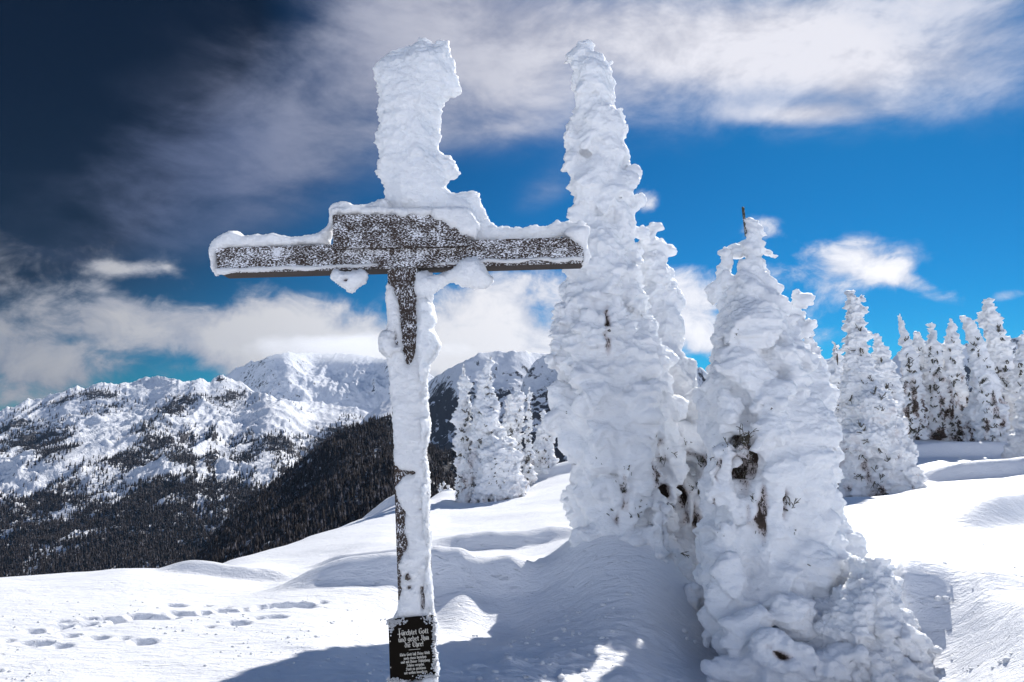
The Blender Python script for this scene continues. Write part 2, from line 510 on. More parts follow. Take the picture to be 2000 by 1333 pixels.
def crumbs(name, zones, seed):
    rs = np.random.RandomState(seed)
    xs = []; ys = []; rr = []
    for (x0, x1, y0, y1, n, r0, r1) in zones:
        xs.append(rs.uniform(x0, x1, n)); ys.append(rs.uniform(y0, y1, n)); rr.append(r0 + (r1 - r0) * rs.rand(n) ** 3)
    x = np.concatenate(xs); y = np.concatenate(ys); r = np.concatenate(rr)
    cl = vnoise(x * 1.6, y * 2.2, 0 * x, 91) > -.15
    x, y, r = x[cl], y[cl], r[cl]
    z = ground_z(x, y)
    b_ = bmesh.new(); bmesh.ops.create_icosphere(b_, subdivisions=1, radius=1.0)
    v0 = np.array([q.co[:] for q in b_.verts]); f0 = np.array([[l.index for l in q.verts] for q in b_.faces]); b_.free()
    sc = r[:, None, None] * (1 + .35 * rs.uniform(-1, 1, (len(x), len(v0), 1)))
    V = v0[None] * sc * np.array([1.25, 1.0, .75]) + np.stack([x, y, z + r * .2], -1)[:, None]
    o = mesh_np(name, V.reshape(-1, 3), (f0[None] + (np.arange(len(x)) * len(v0))[:, None, None]).reshape(-1, 3), M_CRUST, False)
    o['kind'] = 'stuff'
    tag(o, 'small crumbs of rime and snow scattered over the wind-packed ground', 'snow crumbs')


crumbs('snow_crumbs', [(-4.2, -2.2, 4.1, 4.9, 260, .006, .022), (-4.5, -.8, 4.1, 7.2, 260, .004, .014), (-.5, 2.6, 4.2, 7.0, 420, .005, .026), (3.8, 7.0, 5.6, 10, 260, .006, .02), (-3.8, -1.5, 5.0, 6.8, 160, .005, .018), (2.0, 4.5, 4.4, 6.2, 250, .006, .03)], 77)
# ------------------------------------------------------------------ snow-crusted trees
def ico(sub):
    b_ = bmesh.new(); bmesh.ops.create_icosphere(b_, subdivisions=sub, radius=1.0)
    v = np.array([q.co[:] for q in b_.verts]); f = np.array([[l.index for l in q.verts] for q in b_.faces])
    b_.free(); return v, f


ICO = {1: ico(1), 2: ico(2), 3: ico(3)}


def blob_mesh(bl, sub=2):
    """bl rows: x y z rx ry rz tilt(about y)"""
    bl = np.asarray(bl, float)
    v0, f0 = ICO[sub]
    V = v0[None] * bl[:, None, 3:6]
    if bl.shape[1] > 6:
        c = np.cos(bl[:, 6])[:, None]; s = np.sin(bl[:, 6])[:, None]
        V = np.stack([V[..., 0] * c + V[..., 2] * s, V[..., 1], -V[..., 0] * s + V[..., 2] * c], -1)
    V = V + bl[:, None, :3]
    Fc = f0[None] + (np.arange(len(bl)) * len(v0))[:, None, None]
    return V.reshape(-1, 3), Fc.reshape(-1, 3)


def remeshed(V, Fc, voxel, smooth=3):
    o = mesh_np('work', V, Fc, None)
    m = o.modifiers.new('r', 'REMESH'); m.mode = 'VOXEL'; m.voxel_size = voxel; m.use_smooth_shade = True
    if smooth:
        s = o.modifiers.new('s', 'SMOOTH'); s.factor = 0.5; s.iterations = smooth
    dg = bpy.context.evaluated_depsgraph_get()
    me = bpy.data.meshes.new_from_object(o.evaluated_get(dg))
    v = np.empty(len(me.vertices) * 3, np.float32); me.vertices.foreach_get('co', v)
    n = np.empty(len(me.vertices) * 3, np.float32); me.vertices.foreach_get('normal', n)
    li = np.empty(len(me.loops), np.int32); me.loops.foreach_get('vertex_index', li)
    lt = np.empty(len(me.polygons), np.int32); me.polygons.foreach_get('loop_total', lt)
    assert (lt == 4).all()
    old = o.data
    bpy.data.objects.remove(o); bpy.data.meshes.remove(old); bpy.data.meshes.remove(me)
    return v.reshape(-1, 3).astype(float), n.reshape(-1, 3).astype(float), li.reshape(-1, 4)


def crust(name, bl, voxel, mat, root, amp=1.0, k=1.0, smooth=4, gaps=(), gapfn=None, seed=0, sub=2, warp=1.0, fa=1.0, bough=1.0):
    """one continuous sheet of rime grown over the blobs, with wind scalloping; k = feature frequency"""
    V, Fc = blob_mesh(bl, sub)
    v, n, f = remeshed(V, Fc, voxel, smooth)
    # bend the ball shapes into irregular folds
    if warp:
        for (fq, am, sd_) in ((1.1 * k, .13 / k, 0), (2.6 * k, .065 / k, 5), (6.0 * k, .022 / k, 9)):
            x, y, z = v[:, 0] * fq, v[:, 1] * fq, v[:, 2] * fq * .8
            v = v + warp * am * np.stack([vnoise(x, y, z, seed + 81 + sd_), vnoise(x, y, z, seed + 82 + sd_), vnoise(x, y, z, seed + 83 + sd_)], -1)
    x, y, z = v[:, 0], v[:, 1], v[:, 2]
    wz = 0.25 * vnoise(x * 2 * k, y * 2 * k, z * 1.2 * k, seed + 1) / k
    lay = ridged((x + wz) * 1.5 * k, y * 1.5 * k, (z + wz) * 5.5 * k, 2, seed + 5)
    lay2 = ridged((x - wz) * 3.5 * k, y * 3.5 * k, (z + 1.4 * wz) * 15 * k, 3, seed + 7)
    bil = np.abs(fbm(x * 5 * k, y * 5 * k, z * 8 * k, 3, seed + 11))
    fine = fbm(x * 20 * k, y * 20 * k, z * 34 * k, 3, seed + 21)
    side = 0.55 + 0.45 * np.clip(1 - np.abs(n[:, 2]), 0, 1)
    mod = 0.55 + 0.9 * np.clip(vnoise(x * .9 * k, y * .9 * k, z * .9 * k, seed + 70), -.6, 1)
    d = amp * ((lay - 0.5) * 0.055 * mod + (lay2 - .5) * .026 * mod + (bil - 0.15) * 0.13 * side * mod + fine * 0.020 * fa) / k
    # tiers of drooping boughs: each tier swells towards its lower lip and is cut back beneath it
    for (fz, A_, sd_) in ((2.3, .085, 3), (4.6, .040, 6)):
        ph = z * fz * k + 1.5 * vnoise(x * 1.7 * k, y * 1.7 * k, z * .5 * k, seed + 50 + sd_) + .35 * vnoise(x * 6 * k, y * 6 * k, z * k, seed + 51 + sd_)
        fl = np.floor(ph); fr = ph - fl
        tier = np.where(fr < .12, fr / .12, ((1 - fr) / .88) ** 1.3)
        on = np.clip(.55 + 1.3 * vnoise(x * 2.4 * k + fl * 7.3, y * 2.4 * k, fl * 3.7, seed + 52 + sd_), 0, 1.25)
        d = d + bough * amp ** .5 * A_ / k * (tier * on - .35) * side
    bare = np.zeros(len(v))
    for (c, r, dep) in gaps:      # open places where the crust has not closed
        q = ((v - np.array(c)) / np.array(r))
        g = np.exp(-(q ** 2).sum(1) * 1.2)
        g = g * np.clip(0.95 + 2.0 * fbm(x * 7 * k, y * 7 * k, z * 2.5 * k, 3, seed + 33), 0.0, 1.7)
        d = d - dep * g
        bare = np.maximum(bare, g)
    if gapfn is not None: bare = np.maximum(bare, gapfn(v, n))
    v = v + n * d[:, None]
    rl = np.array(root.location)
    o = mesh_np(name, v - rl, f, mat, True, root, {'bare': bare})
    return o, v, f


class Caster:
    def __init__(s, v, f): s.b = BVHTree.FromPolygons([tuple(p) for p in v.tolist()], f.tolist())
    def hit(s, px, py):
        d = Vector(P(px, py, 1.0)).normalized()
        h = s.b.ray_cast(Vector((0, 0, 0)), d)
        return h[0], h[1]


def tubes(paths, k=4):
    vs = []; fs = []
    for pts, r0, r1 in paths:
        pts = [Vector(p) for p in pts]; n = len(pts); base = len(vs)
        for i, p in enumerate(pts):
            t = (pts[min(i + 1, n - 1)] - pts[max(i - 1, 0)]).normalized()
            a = t.cross(Vector((0.3, 0.9, 0.2))); a.normalize(); b_ = t.cross(a)
            r = r0 + (r1 - r0) * i / (n - 1)
            for q in range(k):
                an = 6.2832 * q / k
                vs.append(tuple(p + a * (math.cos(an) * r) + b_ * (math.sin(an) * r)))
        for i in range(n - 1):
            for q in range(k):
                fs.append((base + i * k + q, base + i * k + (q + 1) % k, base + (i + 1) * k + (q + 1) % k, base + (i + 1) * k + q))
    return np.array(vs), np.array(fs)


def twig_paths(p, nrm, rng, n, L, r=0.004, up=-1.0, spread=0.6):
    out = []
    p = Vector(p); nrm = Vector(nrm)
    for i in range(n):
        s = p - nrm * 0.03
        d = Vector((rng.uniform(-.6, .6), rng.uniform(-.2, .2), up * rng.uniform(.4, 1))) + nrm * rng.uniform(.05, .45)
        d.normalize(); l = L * rng.uniform(.35, 1)
        pts = [s]; cur = s.copy()
        for j in range(4):
            d = (d + Vector((rng.uniform(-.35, .35), rng.uniform(-.2, .2), rng.uniform(-.35, .35)))).normalized()
            cur = cur + d * l / 4; pts.append(cur.copy())
        if i: out.append(([p - nrm * 0.03, pts[0] + d * l * .02], r, r))
        out.append((pts, r, r * .4))
        for q in range(rng.randint(1, 4)):       # side shoots
            j = rng.randint(1, 3); d2 = (d + Vector((rng.uniform(-1, 1), rng.uniform(-.4, .4), rng.uniform(-.8, .8)))).normalized()
            out.append(([pts[j], pts[j] + d2 * l * .18, pts[j] + d2 * l * .3 + Vector((0, 0, -.03 * l))], r * .8, r * .4))
    return out


def drop_clumps(prof, y0, rng, smin, smax, kr=0.45, step=0.55, depth=1.0, flat=0.8, droop=1.0, jit=0.15, front=None):
    """drooping pads round a tapering axis. prof rows (z, xl, xr) top to bottom, metres."""
    prof = np.array(sorted(prof, key=lambda q: -q[0]), float)
    zt, zb = prof[0, 0], prof[-1, 0]
    out = []
    z = zt
    zz = -prof[:, 0]
    while z > zb:
        xl = np.interp(-z, zz, prof[:, 1]); xr = np.interp(-z, zz, prof[:, 2])
        cx = (xl + xr) / 2; r = max(0.02, (xr - xl) / 2)
        s = min(max(r * kr, smin), smax)
        s0 = min(s, r * 0.9)
        n = max(3, int(6.283 * max(r - s0 * .5, 0.01) / (1.35 * s0)))
        a0 = rng.uniform(0, 6.28)
        out.append((cx, y0, z, r * .60, r * .60 * depth, s * 1.1, 0))
        for i in range(n):
            a = a0 + 6.283 * (i + rng.uniform(-.35, .35)) / n
            ss = s0 * rng.choice((.6, .8, 1.0, 1.25, 1.45)) * rng.uniform(.9, 1.1)
            ro = max(0.0, r * (1 + rng.uniform(-jit, jit * .7)) - ss * .55)
            ca, sa = math.cos(a), math.sin(a) * depth
            zj = z + rng.uniform(-.5, .5) * s
            ri = ro * .55
            til = 0.0
            out.append((cx + ca * ri, y0 + sa * ri, zj + ss * .30, ss * .95, ss * .95, ss * .75, til))
            til = rng.uniform(-.35, .35) + .3 * ca
            el_ = rng.uniform(.85, 1.3)
            out.append((cx + ca * ro * .85, y0 + sa * ro * .85, zj + ss * .02, ss * .82 * el_, ss * .82, ss * flat / el_ ** .5, til))
            out.append((cx + ca * ro, y0 + sa * ro, zj - ss * .65 * droop, ss * .55, ss * .55, ss * .62 * droop, til))
            if rng.random() < .45 * droop: out.append((cx + ca * ro * 1.0, y0 + sa * ro, zj - ss * 1.15 * droop, ss * .33, ss * .33, ss * .5, til))
        z -= s * step * rng.uniform(.8, 1.3)
    return out


def prof_px(rows, D):
    out = []
    for (py, a, b_) in rows:
        l = P(a, py, D); r = P(b_, py, D); out.append((l[2], l[0], r[0]))
    return out


def lump(px, py, D, rpx, rpy, ry=None, tilt=0):
    c = P(px, py, D); s = D / F
    return (c[0], c[1], c[2], rpx * s, (ry if ry is not None else (rpx + rpy) / 2) * s, rpy * s, rad(tilt))


def near_tree(label, D, prof, base_py, lumps, gaps_px, twigs_px, seed, voxel, amp=1.0, k=1.0, smin=.07, smax=.24, kr=.42, depth=1.0, group=None, extra=(), twr=0.0055, droop=1.0, step=.55, jit=.15, fa=1.0):
    rng = random.Random(seed)
    cx = (prof[-1][1] + prof[-1][2]) / 2
    b0 = P(cx, base_py, D)
    root = empty('snow_covered_spruce', b0, label, 'tree', group)
    bl = drop_clumps(prof_px(prof, D), D, rng, smin, smax, kr=kr, depth=depth, droop=droop, step=step, jit=jit)
    for q in lumps:       # each knob is a small pile of overlapping pillows
        c = lump(*q)
        big = max(q[3], q[4]) > 24
        if not big: bl.append(c); continue
        c = list(c); c[1] += .10
        bl.append((c[0], c[1], c[2], c[3] * .72, c[4] * .72, c[5] * .8, 0))
        for i in range(7):
            e, h_ = rng.uniform(-.55, .55), rng.uniform(-.6, .6); g_ = rng.uniform(.32, .6)
            bl.append((c[0] + e * c[3], c[1] - rng.uniform(.1, .45) * c[4] * .7, c[2] + h_ * c[5], c[3] * g_, c[4] * g_ * .8, c[5] * g_ * rng.uniform(.6, 1.1), rng.uniform(-.5, .5)))
    for (rows, yo, sd_, kw) in extra:
        bl += drop_clumps(prof_px(rows, D + yo), D + yo, random.Random(sd_), **kw)
    V, Fc = blob_mesh(bl, 2)
    pre = Caster(V, Fc)
    gaps = []
    for (px, py, rx, rz, dep) in gaps_px:
        h, n = pre.hit(px, py)
        if h is None: continue
        s = h.y / F
        gaps.append((tuple(h), (rx * s, max(rx, rz) * s * 1.0, rz * s), dep))
    o, v, f = crust('snow_crust', bl, voxel, M_CRUST, root, amp, k, gaps=gaps, seed=seed, warp=.6, smooth=2, fa=fa)
    cs = Caster(v, f)
    for (px, py, n, Lpx, up) in twigs_px:
        for rep in range(3):
            tp = []
            h, nn = cs.hit(px + rng.uniform(-6, 6), py + rng.uniform(-8, 8))
            if h is None: continue
            L = 1.3 * Lpx * h.y / F
            tp += twig_paths(h, nn, rng, max(2, n // 3), L, twr, up)
            tv, tf = tubes(tp)
            mesh_np('twig_spray', tv - np.array(b0), tf, M_TWIG, False, root)
    # trunk runs up inside the crust
    top = P((prof[2][1] + prof[2][2]) / 2, prof[2][0], D)
    tv, tf = tubes([([(b0[0], b0[1], b0[2] - .6), ((b0[0] + top[0]) / 2, D, (b0[2] + top[2]) / 2), top], 0.11, 0.02)], 8)
    mesh_np('trunk', tv - np.array(b0), tf, M_BARK, True, root)
    return root, cs


# --- the tall spruce right of the cross
T1 = [(98, 1136, 1157), (116, 1133, 1160), (124, 1118, 1185), (150, 1113, 1198), (175, 1112, 1203), (205, 1120, 1200), (235, 1108, 1215), (275, 1110, 1222),
      (320, 1114, 1226), (370, 1112, 1238), (420, 1112, 1248), (480, 1108, 1256), (530, 1098, 1268), (580, 1084, 1276), (640, 1080, 1280), (700, 1074, 1296),
      (760, 1080, 1310), (820, 1084, 1325), (870, 1110, 1328), (930, 1110, 1322), (985, 1112, 1318), (1040, 1106, 1320), (1090, 1098, 1325)]
L1 = [(1146, 100, 8.5, 13, 17), (1145, 88, 8.5, 8, 7), (1115, 122, 8.5, 14, 6), (1185, 130, 8.5, 14, 9), (1187, 145, 8.5, 14, 14), (1128, 185, 8.4, 22, 22), (1185, 185, 8.5, 22, 24),
      (1118, 240, 8.4, 24, 26), (1106, 262, 8.4, 13, 22), (1212, 235, 8.5, 18, 30), (1222, 262, 8.5, 9, 12), (1128, 330, 8.35, 20, 42), (1232, 345, 8.5, 16, 16), (1240, 350, 8.5, 9, 9),
      (1130, 410, 8.35, 22, 45), (1246, 398, 8.5, 14, 20), (1262, 452, 8.6, 16, 18),
      (1090, 615, 8.3, 17, 38), (1100, 670, 8.25, 32, 36), (1092, 690, 8.25, 24, 30), (1108, 610, 8.2, 26, 40), (1110, 790, 8.2, 46, 48), (1098, 815, 8.2, 30, 42), (1085, 770, 8.25, 22, 30), (1105, 850, 8.25, 20, 24),
      (1165, 660, 7.95, 48, 60), (1170, 760, 7.9, 58, 66), (1235, 700, 7.95, 42, 60), (1250, 790, 7.85, 50, 60), (1185, 870, 7.9, 60, 66), (1250, 900, 7.85, 44, 70), (1140, 930, 8.1, 34, 52), (1215, 980, 8.0, 60, 50),
      (1285, 1010, 7.75, 26, 34), (1290, 1060, 7.65, 32, 40), (1278, 1095, 7.65, 24, 24), (1160, 1010, 8.1, 40, 40), (1150, 1050, 8.0, 46, 30), (1230, 1060, 7.8, 60, 34), (1320, 1120, 7.8, 44, 50), (1350, 1180, 7.3, 40, 40), (1260, 640, 8.2, 28, 40), (1290, 760, 8.1, 28, 34), (1320, 800, 8.2, 26, 40)]
T1b = [(458, 1262, 1286), (480, 1240, 1300), (520, 1225, 1312), (580, 1215, 1326), (640, 1215, 1332), (700, 1215, 1345), (740, 1220, 1360), (790, 1225, 1374), (850, 1250, 1382), (920, 1255, 1395), (1000, 1275, 1402), (1060, 1290, 1408), (1140, 1310, 1412)]
near_tree('tallest snow-plastered spruce just right of the cross, narrow leaning top with knobs of rime', 8.5, T1, 1075, L1,
          [(1294, 868, 8, 26, .13), (1298, 905, 10, 22, .13), (1300, 970, 12, 30, .15), (1205, 1015, 12, 14, .1), (1322, 1070, 9, 24, .1), (1302, 1040, 8, 20, .1), (1186, 640, 9, 50, .06), (1215, 975, 12, 50, .06), (1290, 940, 16, 50, .10)],
          [(1298, 880, 9, 30, -1), (1302, 975, 6, 20, -1), (1205, 1010, 9, 22, 1), (1322, 1075, 12, 24, -1), (1215, 960, 9, 24, 1), (1190, 640, 3, 12, -1), (1175, 905, 5, 14, 1), (1232, 900, 8, 18, -1), (1255, 990, 12, 16, 1), (1105, 805, 3, 10, -1), (1300, 1130, 12, 16, -1), (1240, 1015, 8, 16, 1), (1275, 860, 4, 10, 1)],
          11, 0.019, amp=1.0, k=1.1, smin=.09, smax=.30, kr=.5, depth=.8, jit=.12, step=1.0)
near_tree('snow-plastered spruce half hidden behind the right side of the tallest spruce', 9.6, T1b, 1060,
          [(1282, 475, 9.6, 18, 16), (1296, 500, 9.6, 14, 20), (1300, 620, 9.5, 22, 34), (1345, 770, 9.4, 22, 34), (1352, 830, 9.3, 30, 40), (1372, 900, 9.0, 30, 46), (1330, 900, 9.0, 40, 60), (1385, 880, 9.0, 18, 40), (1345, 990, 8.7, 55, 90), (1350, 1090, 8.4, 60, 60), (1385, 1150, 8.0, 50, 50), (1300, 1130, 8.2, 40, 40), (1400, 1060, 8.3, 50, 80), (1405, 960, 8.6, 42, 80), (1440, 1000, 8.3, 60, 90), (1455, 880, 8.4, 56, 90), (1470, 780, 8.4, 50, 80), (1480, 700, 8.5, 44, 60), (1402, 905, 8.4, 58, 70), (1440, 745, 8.4, 50, 90), (1438, 705, 9.0, 45, 90), (1350, 865, 8.6, 48, 60), (1362, 795, 8.9, 30, 50), (1380, 845, 8.7, 32, 46)],  # some lumps, hidden behind the broad spruce, are added to shade the ground
          [(1340, 900, 14, 26, .10), (1360, 905, 10, 22, .12), (1330, 960, 26, 34, .14), (1350, 1010, 22, 36, .12), (1372, 905, 6, 20, .1)],
          [(1358, 895, 14, 24, 1), (1372, 910, 12, 22, 1), (1340, 880, 8, 16, 1), (1335, 940, 9, 14, 1), (1360, 970, 14, 24, 1)],
          12, 0.021, amp=1.0, k=1.0, smin=.10, smax=.28, kr=.5, depth=.8, step=1.0)
# --- the broad spruce at the right
T2 = [(455, 1454, 1484), (480, 1450, 1492), (505, 1446, 1494), (540, 1440, 1500), (575, 1410, 1520), (620, 1400, 1545), (680, 1388, 1566), (740, 1380, 1582), (800, 1376, 1596),
      (860, 1372, 1604), (920, 1370, 1616), (990, 1366, 1636), (1060, 1368, 1656), (1120, 1370, 1680), (1180, 1376, 1710), (1240, 1392, 1730), (1300, 1425, 1750), (1350, 1440, 1765)]
L2 = [(1470, 452, 6.9, 16, 12), (1474, 462, 6.9, 16, 15), (1492, 495, 6.9, 14, 9), (1506, 502, 6.9, 10, 5), (1418, 512, 6.85, 15, 20), (1420, 535, 6.85, 17, 26), (1410, 572, 6.85, 26, 20), (1440, 500, 6.9, 14, 14), (1418, 552, 6.85, 20, 16),
      (1552, 592, 6.9, 20, 20), (1568, 596, 6.9, 10, 12), (1540, 620, 6.9, 22, 26), (1562, 650, 6.9, 18, 22), (1560, 690, 6.9, 26, 26),
      (1600, 770, 6.95, 30, 24), (1618, 795, 6.95, 24, 26), (1600, 835, 6.95, 24, 30), (1588, 745, 6.95, 24, 20), (1606, 880, 6.9, 24, 34), (1618, 915, 6.9, 20, 34), (1632, 945, 6.9, 16, 14), (1622, 960, 6.9, 22, 30), (1610, 1000, 6.9, 34, 40),
      (1480, 640, 6.35, 60, 50), (1460, 720, 6.3, 64, 50), (1500, 790, 6.25, 56, 50), (1420, 800, 6.35, 34, 60), (1490, 850, 6.2, 60, 44), (1420, 900, 6.3, 36, 50), (1530, 920, 6.15, 56, 50), (1410, 960, 6.3, 34, 40),
      (1470, 1000, 6.32, 60, 46), (1560, 1010, 6.27, 50, 50), (1600, 1030, 6.32, 40, 40), (1440, 1080, 6.32, 50, 60), (1440, 1160, 6.22, 50, 60), (1460, 1230, 6.07, 50, 60), (1550, 1160, 6.12, 46, 60), (1550, 1250, 6.02, 50, 60), (1620, 1110, 6.42, 44, 50), (1640, 1180, 6.32, 46, 60), (1470, 1250, 5.75, 56, 60), (1560, 1220, 5.8, 56, 60), (1540, 1320, 5.5, 70, 56), (1640, 1320, 5.5, 70, 56), (1450, 1330, 5.6, 60, 40), (1600, 1130, 6.1, 56, 50), (1430, 1150, 6.1, 50, 60), (1500, 1080, 6.25, 60, 60), (1500, 1190, 6.15, 60, 70), (1590, 1230, 6.1, 60, 70), (1500, 1290, 6.0, 70, 60), (1620, 1290, 5.95, 70, 60), (1400, 1120, 6.3, 36, 60), (1410, 1210, 6.25, 34, 60)]
T2b = [(1100, 1690, 1745), (1120, 1670, 1752), (1150, 1640, 1745), (1190, 1600, 1765), (1230, 1570, 1788), (1270, 1545, 1812), (1310, 1530, 1836), (1350, 1520, 1862), (1390, 1510, 1885)]
T2c = [(735, 1570, 1608), (780, 1540, 1642), (840, 1530, 1626), (900, 1530, 1644), (980, 1540, 1652), (1050, 1560, 1668), (1100, 1580, 1700), (1180, 1580, 1730)]
r2, c2_ = near_tree('broad snow-plastered spruce with a bare stick at its tip and a split top', 6.8, T2, 1345, L2,
          [(1447, 890, 11, 34, .13), (1450, 920, 10, 24, .13), (1538, 985, 7, 26, .10), (1534, 1010, 9, 20, .08), (1506, 1272, 14, 10, .10), (1530, 1285, 26, 7, .07), (1455, 900, 18, 60, .08), (1480, 1000, 18, 50, .03), (1400, 920, 7, 22, .1), (1395, 1000, 8, 26, .08)],
          [(1436, 880, 6, 34, 1), (1455, 870, 9, 40, 1), (1452, 930, 12, 26, 1), (1465, 905, 10, 26, 1), (1480, 985, 12, 18, 1), (1462, 1010, 8, 14, 1), (1537, 1000, 10, 28, 1), (1545, 1030, 8, 20, -1), (1400, 900, 9, 26, 1), (1440, 770, 6, 10, 1), (1510, 800, 4, 10, 1), (1460, 815, 6, 16, -1), (1398, 1000, 5, 16, -1), (1480, 1028, 8, 14, -1), (1390, 1080, 5, 14, -1), (1570, 1080, 2, 24, -1), (1445, 640, 4, 12, -1), (1398, 1130, 5, 12, 1), (1515, 1280, 5, 10, -1), (1410, 1050, 5, 12, 1)],
          21, 0.016, amp=1.0, k=1.3, smin=.07, smax=.25, kr=.42, depth=1.0, jit=.12, step=.95, extra=[(T2c, 0.1, 3, dict(smin=.08, smax=.2, kr=.5, depth=.7, step=.8))])
# the bare leader sticking out of its tip
a, b_, c_ = P(1457, 462, 6.8), P(1454, 432, 6.8), P(1451, 405, 6.8)
rl = np.array(r2.location)
tv, tf = tubes([([np.array(a) - rl, np.array(b_) - rl, np.array(c_) - rl], 0.012, 0.014), ([np.array(b_) - rl, np.array(b_) - rl + (.03, 0, .02)], .006, .004)], 6)
mesh_np('bare_leader', tv, tf, M_TWIG, False, r2)
near_tree('low lumpy spruce crusted with knobbly rime at the bottom right beside the broad spruce', 5.9, T2b, 1400,
          [(1735, 1105, 5.9, 18, 12), (1722, 1112, 5.9, 24, 14), (1728, 1150, 5.9, 22, 20), (1650, 1120, 6.2, 40, 40), (1640, 1200, 6.1, 50, 50), (1600, 1160, 6.2, 40, 50), (1560, 1290, 5.85, 40, 40), (1690, 1130, 5.95, 26, 24), (1670, 1100, 6.0, 18, 18)],
          [], [], 31, 0.014, amp=1.4, k=1.8, smin=.045, smax=.10, kr=.3, depth=.7, droop=.8, jit=.30, fa=1.6)


# --- medium and far trees -------------------------------------------------
def far_tree(label, D, rows, base_py, seed, voxel, group, smin, smax, kr=.34, k=.5, dark=.5, lumps=(), droop=1.1, name='snow_covered_spruce', jit=.22, depth=.9):
    rng = random.Random(seed)
    cx = (rows[-1][1] + rows[-1][2]) / 2
    b0 = P(cx, base_py, D)
    root = empty(name, b0, label, 'tree', group)
    bl = drop_clumps(prof_px(rows, D), D, rng, smin * .55, smax, kr=kr, droop=droop, jit=jit, depth=depth, step=.6)
    bl += [lump(*q) for q in lumps]
    zt = P(cx, rows[0][0], D)[2]; H = zt - b0[2]

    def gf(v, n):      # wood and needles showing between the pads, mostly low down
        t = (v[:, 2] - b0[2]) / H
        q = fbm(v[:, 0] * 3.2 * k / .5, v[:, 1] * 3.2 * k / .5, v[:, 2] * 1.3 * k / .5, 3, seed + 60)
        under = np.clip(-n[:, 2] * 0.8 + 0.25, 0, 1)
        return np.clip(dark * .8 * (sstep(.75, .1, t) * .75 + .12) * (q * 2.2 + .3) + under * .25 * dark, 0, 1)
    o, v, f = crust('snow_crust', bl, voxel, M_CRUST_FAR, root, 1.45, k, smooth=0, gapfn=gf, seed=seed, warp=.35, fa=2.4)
    top = P((rows[0][1] + rows[0][2]) / 2, rows[0][0] + 10, D)
    mid = [P((q[1] + q[2]) / 2, q[0] + (12 if i_ == 0 else 0), D) for i_, q in enumerate(rows)][::-1]
    tv, tf = tubes([([(mid[0][0], D, b0[2] - .8)] + mid, H * .018, .012)], 6)
    mesh_np('trunk', tv - np.array(b0), tf, M_BARK, True, root)
    # dark sprays poking out through the crust
    cs = Caster(v, f); tp = []
    for i in range(int(34 * dark) + 6):
        t = rng.random() ** 1.6
        py = base_py + (rows[0][0] - base_py) * t * .8 - 6
        r_ = np.array(rows, float); xl = np.interp(py, r_[:, 0], r_[:, 1]); xr = np.interp(py, r_[:, 0], r_[:, 2])
        h, nn = cs.hit(rng.uniform(xl * .8 + xr * .2, xl * .2 + xr * .8), py)
        if h is None: continue
        tp = twig_paths(h, nn, rng, 4, H * .05, D * .0008, 1 if rng.random() < .5 else -1, .5)
        tv, tf = tubes(tp, 3); mesh_np('twig_spray', tv - np.array(b0), tf, M_TWIG, False, root)
    return root


def spire(x, top, base, w0, w1, lean=0, n=7, bulge=.9):
    """rows of a leaning spire: x at base centre, top/base py, widths at top and base"""
    rows = []
    for i in range(n):
        t = i / (n - 1)
        ww = w0 + (w1 - w0) * t ** bulge
        c = x + lean * (1 - t) ** 1.5
        rows.append((top + (base - top) * t, c - ww / 2, c + ww / 2))
    return rows


GL = 'snowy spruces standing on the slope left of the tall spruce'
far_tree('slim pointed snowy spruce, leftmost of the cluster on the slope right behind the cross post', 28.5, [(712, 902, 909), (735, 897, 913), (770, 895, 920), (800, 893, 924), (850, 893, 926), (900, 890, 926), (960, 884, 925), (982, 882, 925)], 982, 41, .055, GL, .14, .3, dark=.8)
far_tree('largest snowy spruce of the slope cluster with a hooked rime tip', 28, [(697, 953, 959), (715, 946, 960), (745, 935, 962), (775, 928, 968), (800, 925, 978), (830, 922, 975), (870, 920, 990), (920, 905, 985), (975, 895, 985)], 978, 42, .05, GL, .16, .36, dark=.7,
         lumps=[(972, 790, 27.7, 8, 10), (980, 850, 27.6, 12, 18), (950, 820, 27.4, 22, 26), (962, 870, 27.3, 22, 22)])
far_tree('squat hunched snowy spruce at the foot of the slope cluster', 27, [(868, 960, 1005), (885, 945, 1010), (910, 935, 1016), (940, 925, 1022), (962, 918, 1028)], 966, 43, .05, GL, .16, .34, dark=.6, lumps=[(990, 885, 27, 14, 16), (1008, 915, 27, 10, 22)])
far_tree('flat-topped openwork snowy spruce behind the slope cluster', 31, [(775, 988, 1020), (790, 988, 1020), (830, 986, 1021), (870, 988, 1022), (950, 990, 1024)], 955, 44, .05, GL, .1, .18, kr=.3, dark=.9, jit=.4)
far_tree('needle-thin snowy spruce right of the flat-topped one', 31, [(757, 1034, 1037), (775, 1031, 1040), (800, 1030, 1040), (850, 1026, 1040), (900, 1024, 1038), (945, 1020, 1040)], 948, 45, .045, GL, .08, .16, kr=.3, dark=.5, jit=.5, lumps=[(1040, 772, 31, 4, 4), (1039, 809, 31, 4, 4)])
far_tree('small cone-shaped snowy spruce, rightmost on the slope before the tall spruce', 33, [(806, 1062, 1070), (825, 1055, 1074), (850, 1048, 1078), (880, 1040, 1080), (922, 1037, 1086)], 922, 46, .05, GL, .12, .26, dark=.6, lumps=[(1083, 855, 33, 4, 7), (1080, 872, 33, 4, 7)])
GT = 'tiny snowy trees at the edge of the slope'
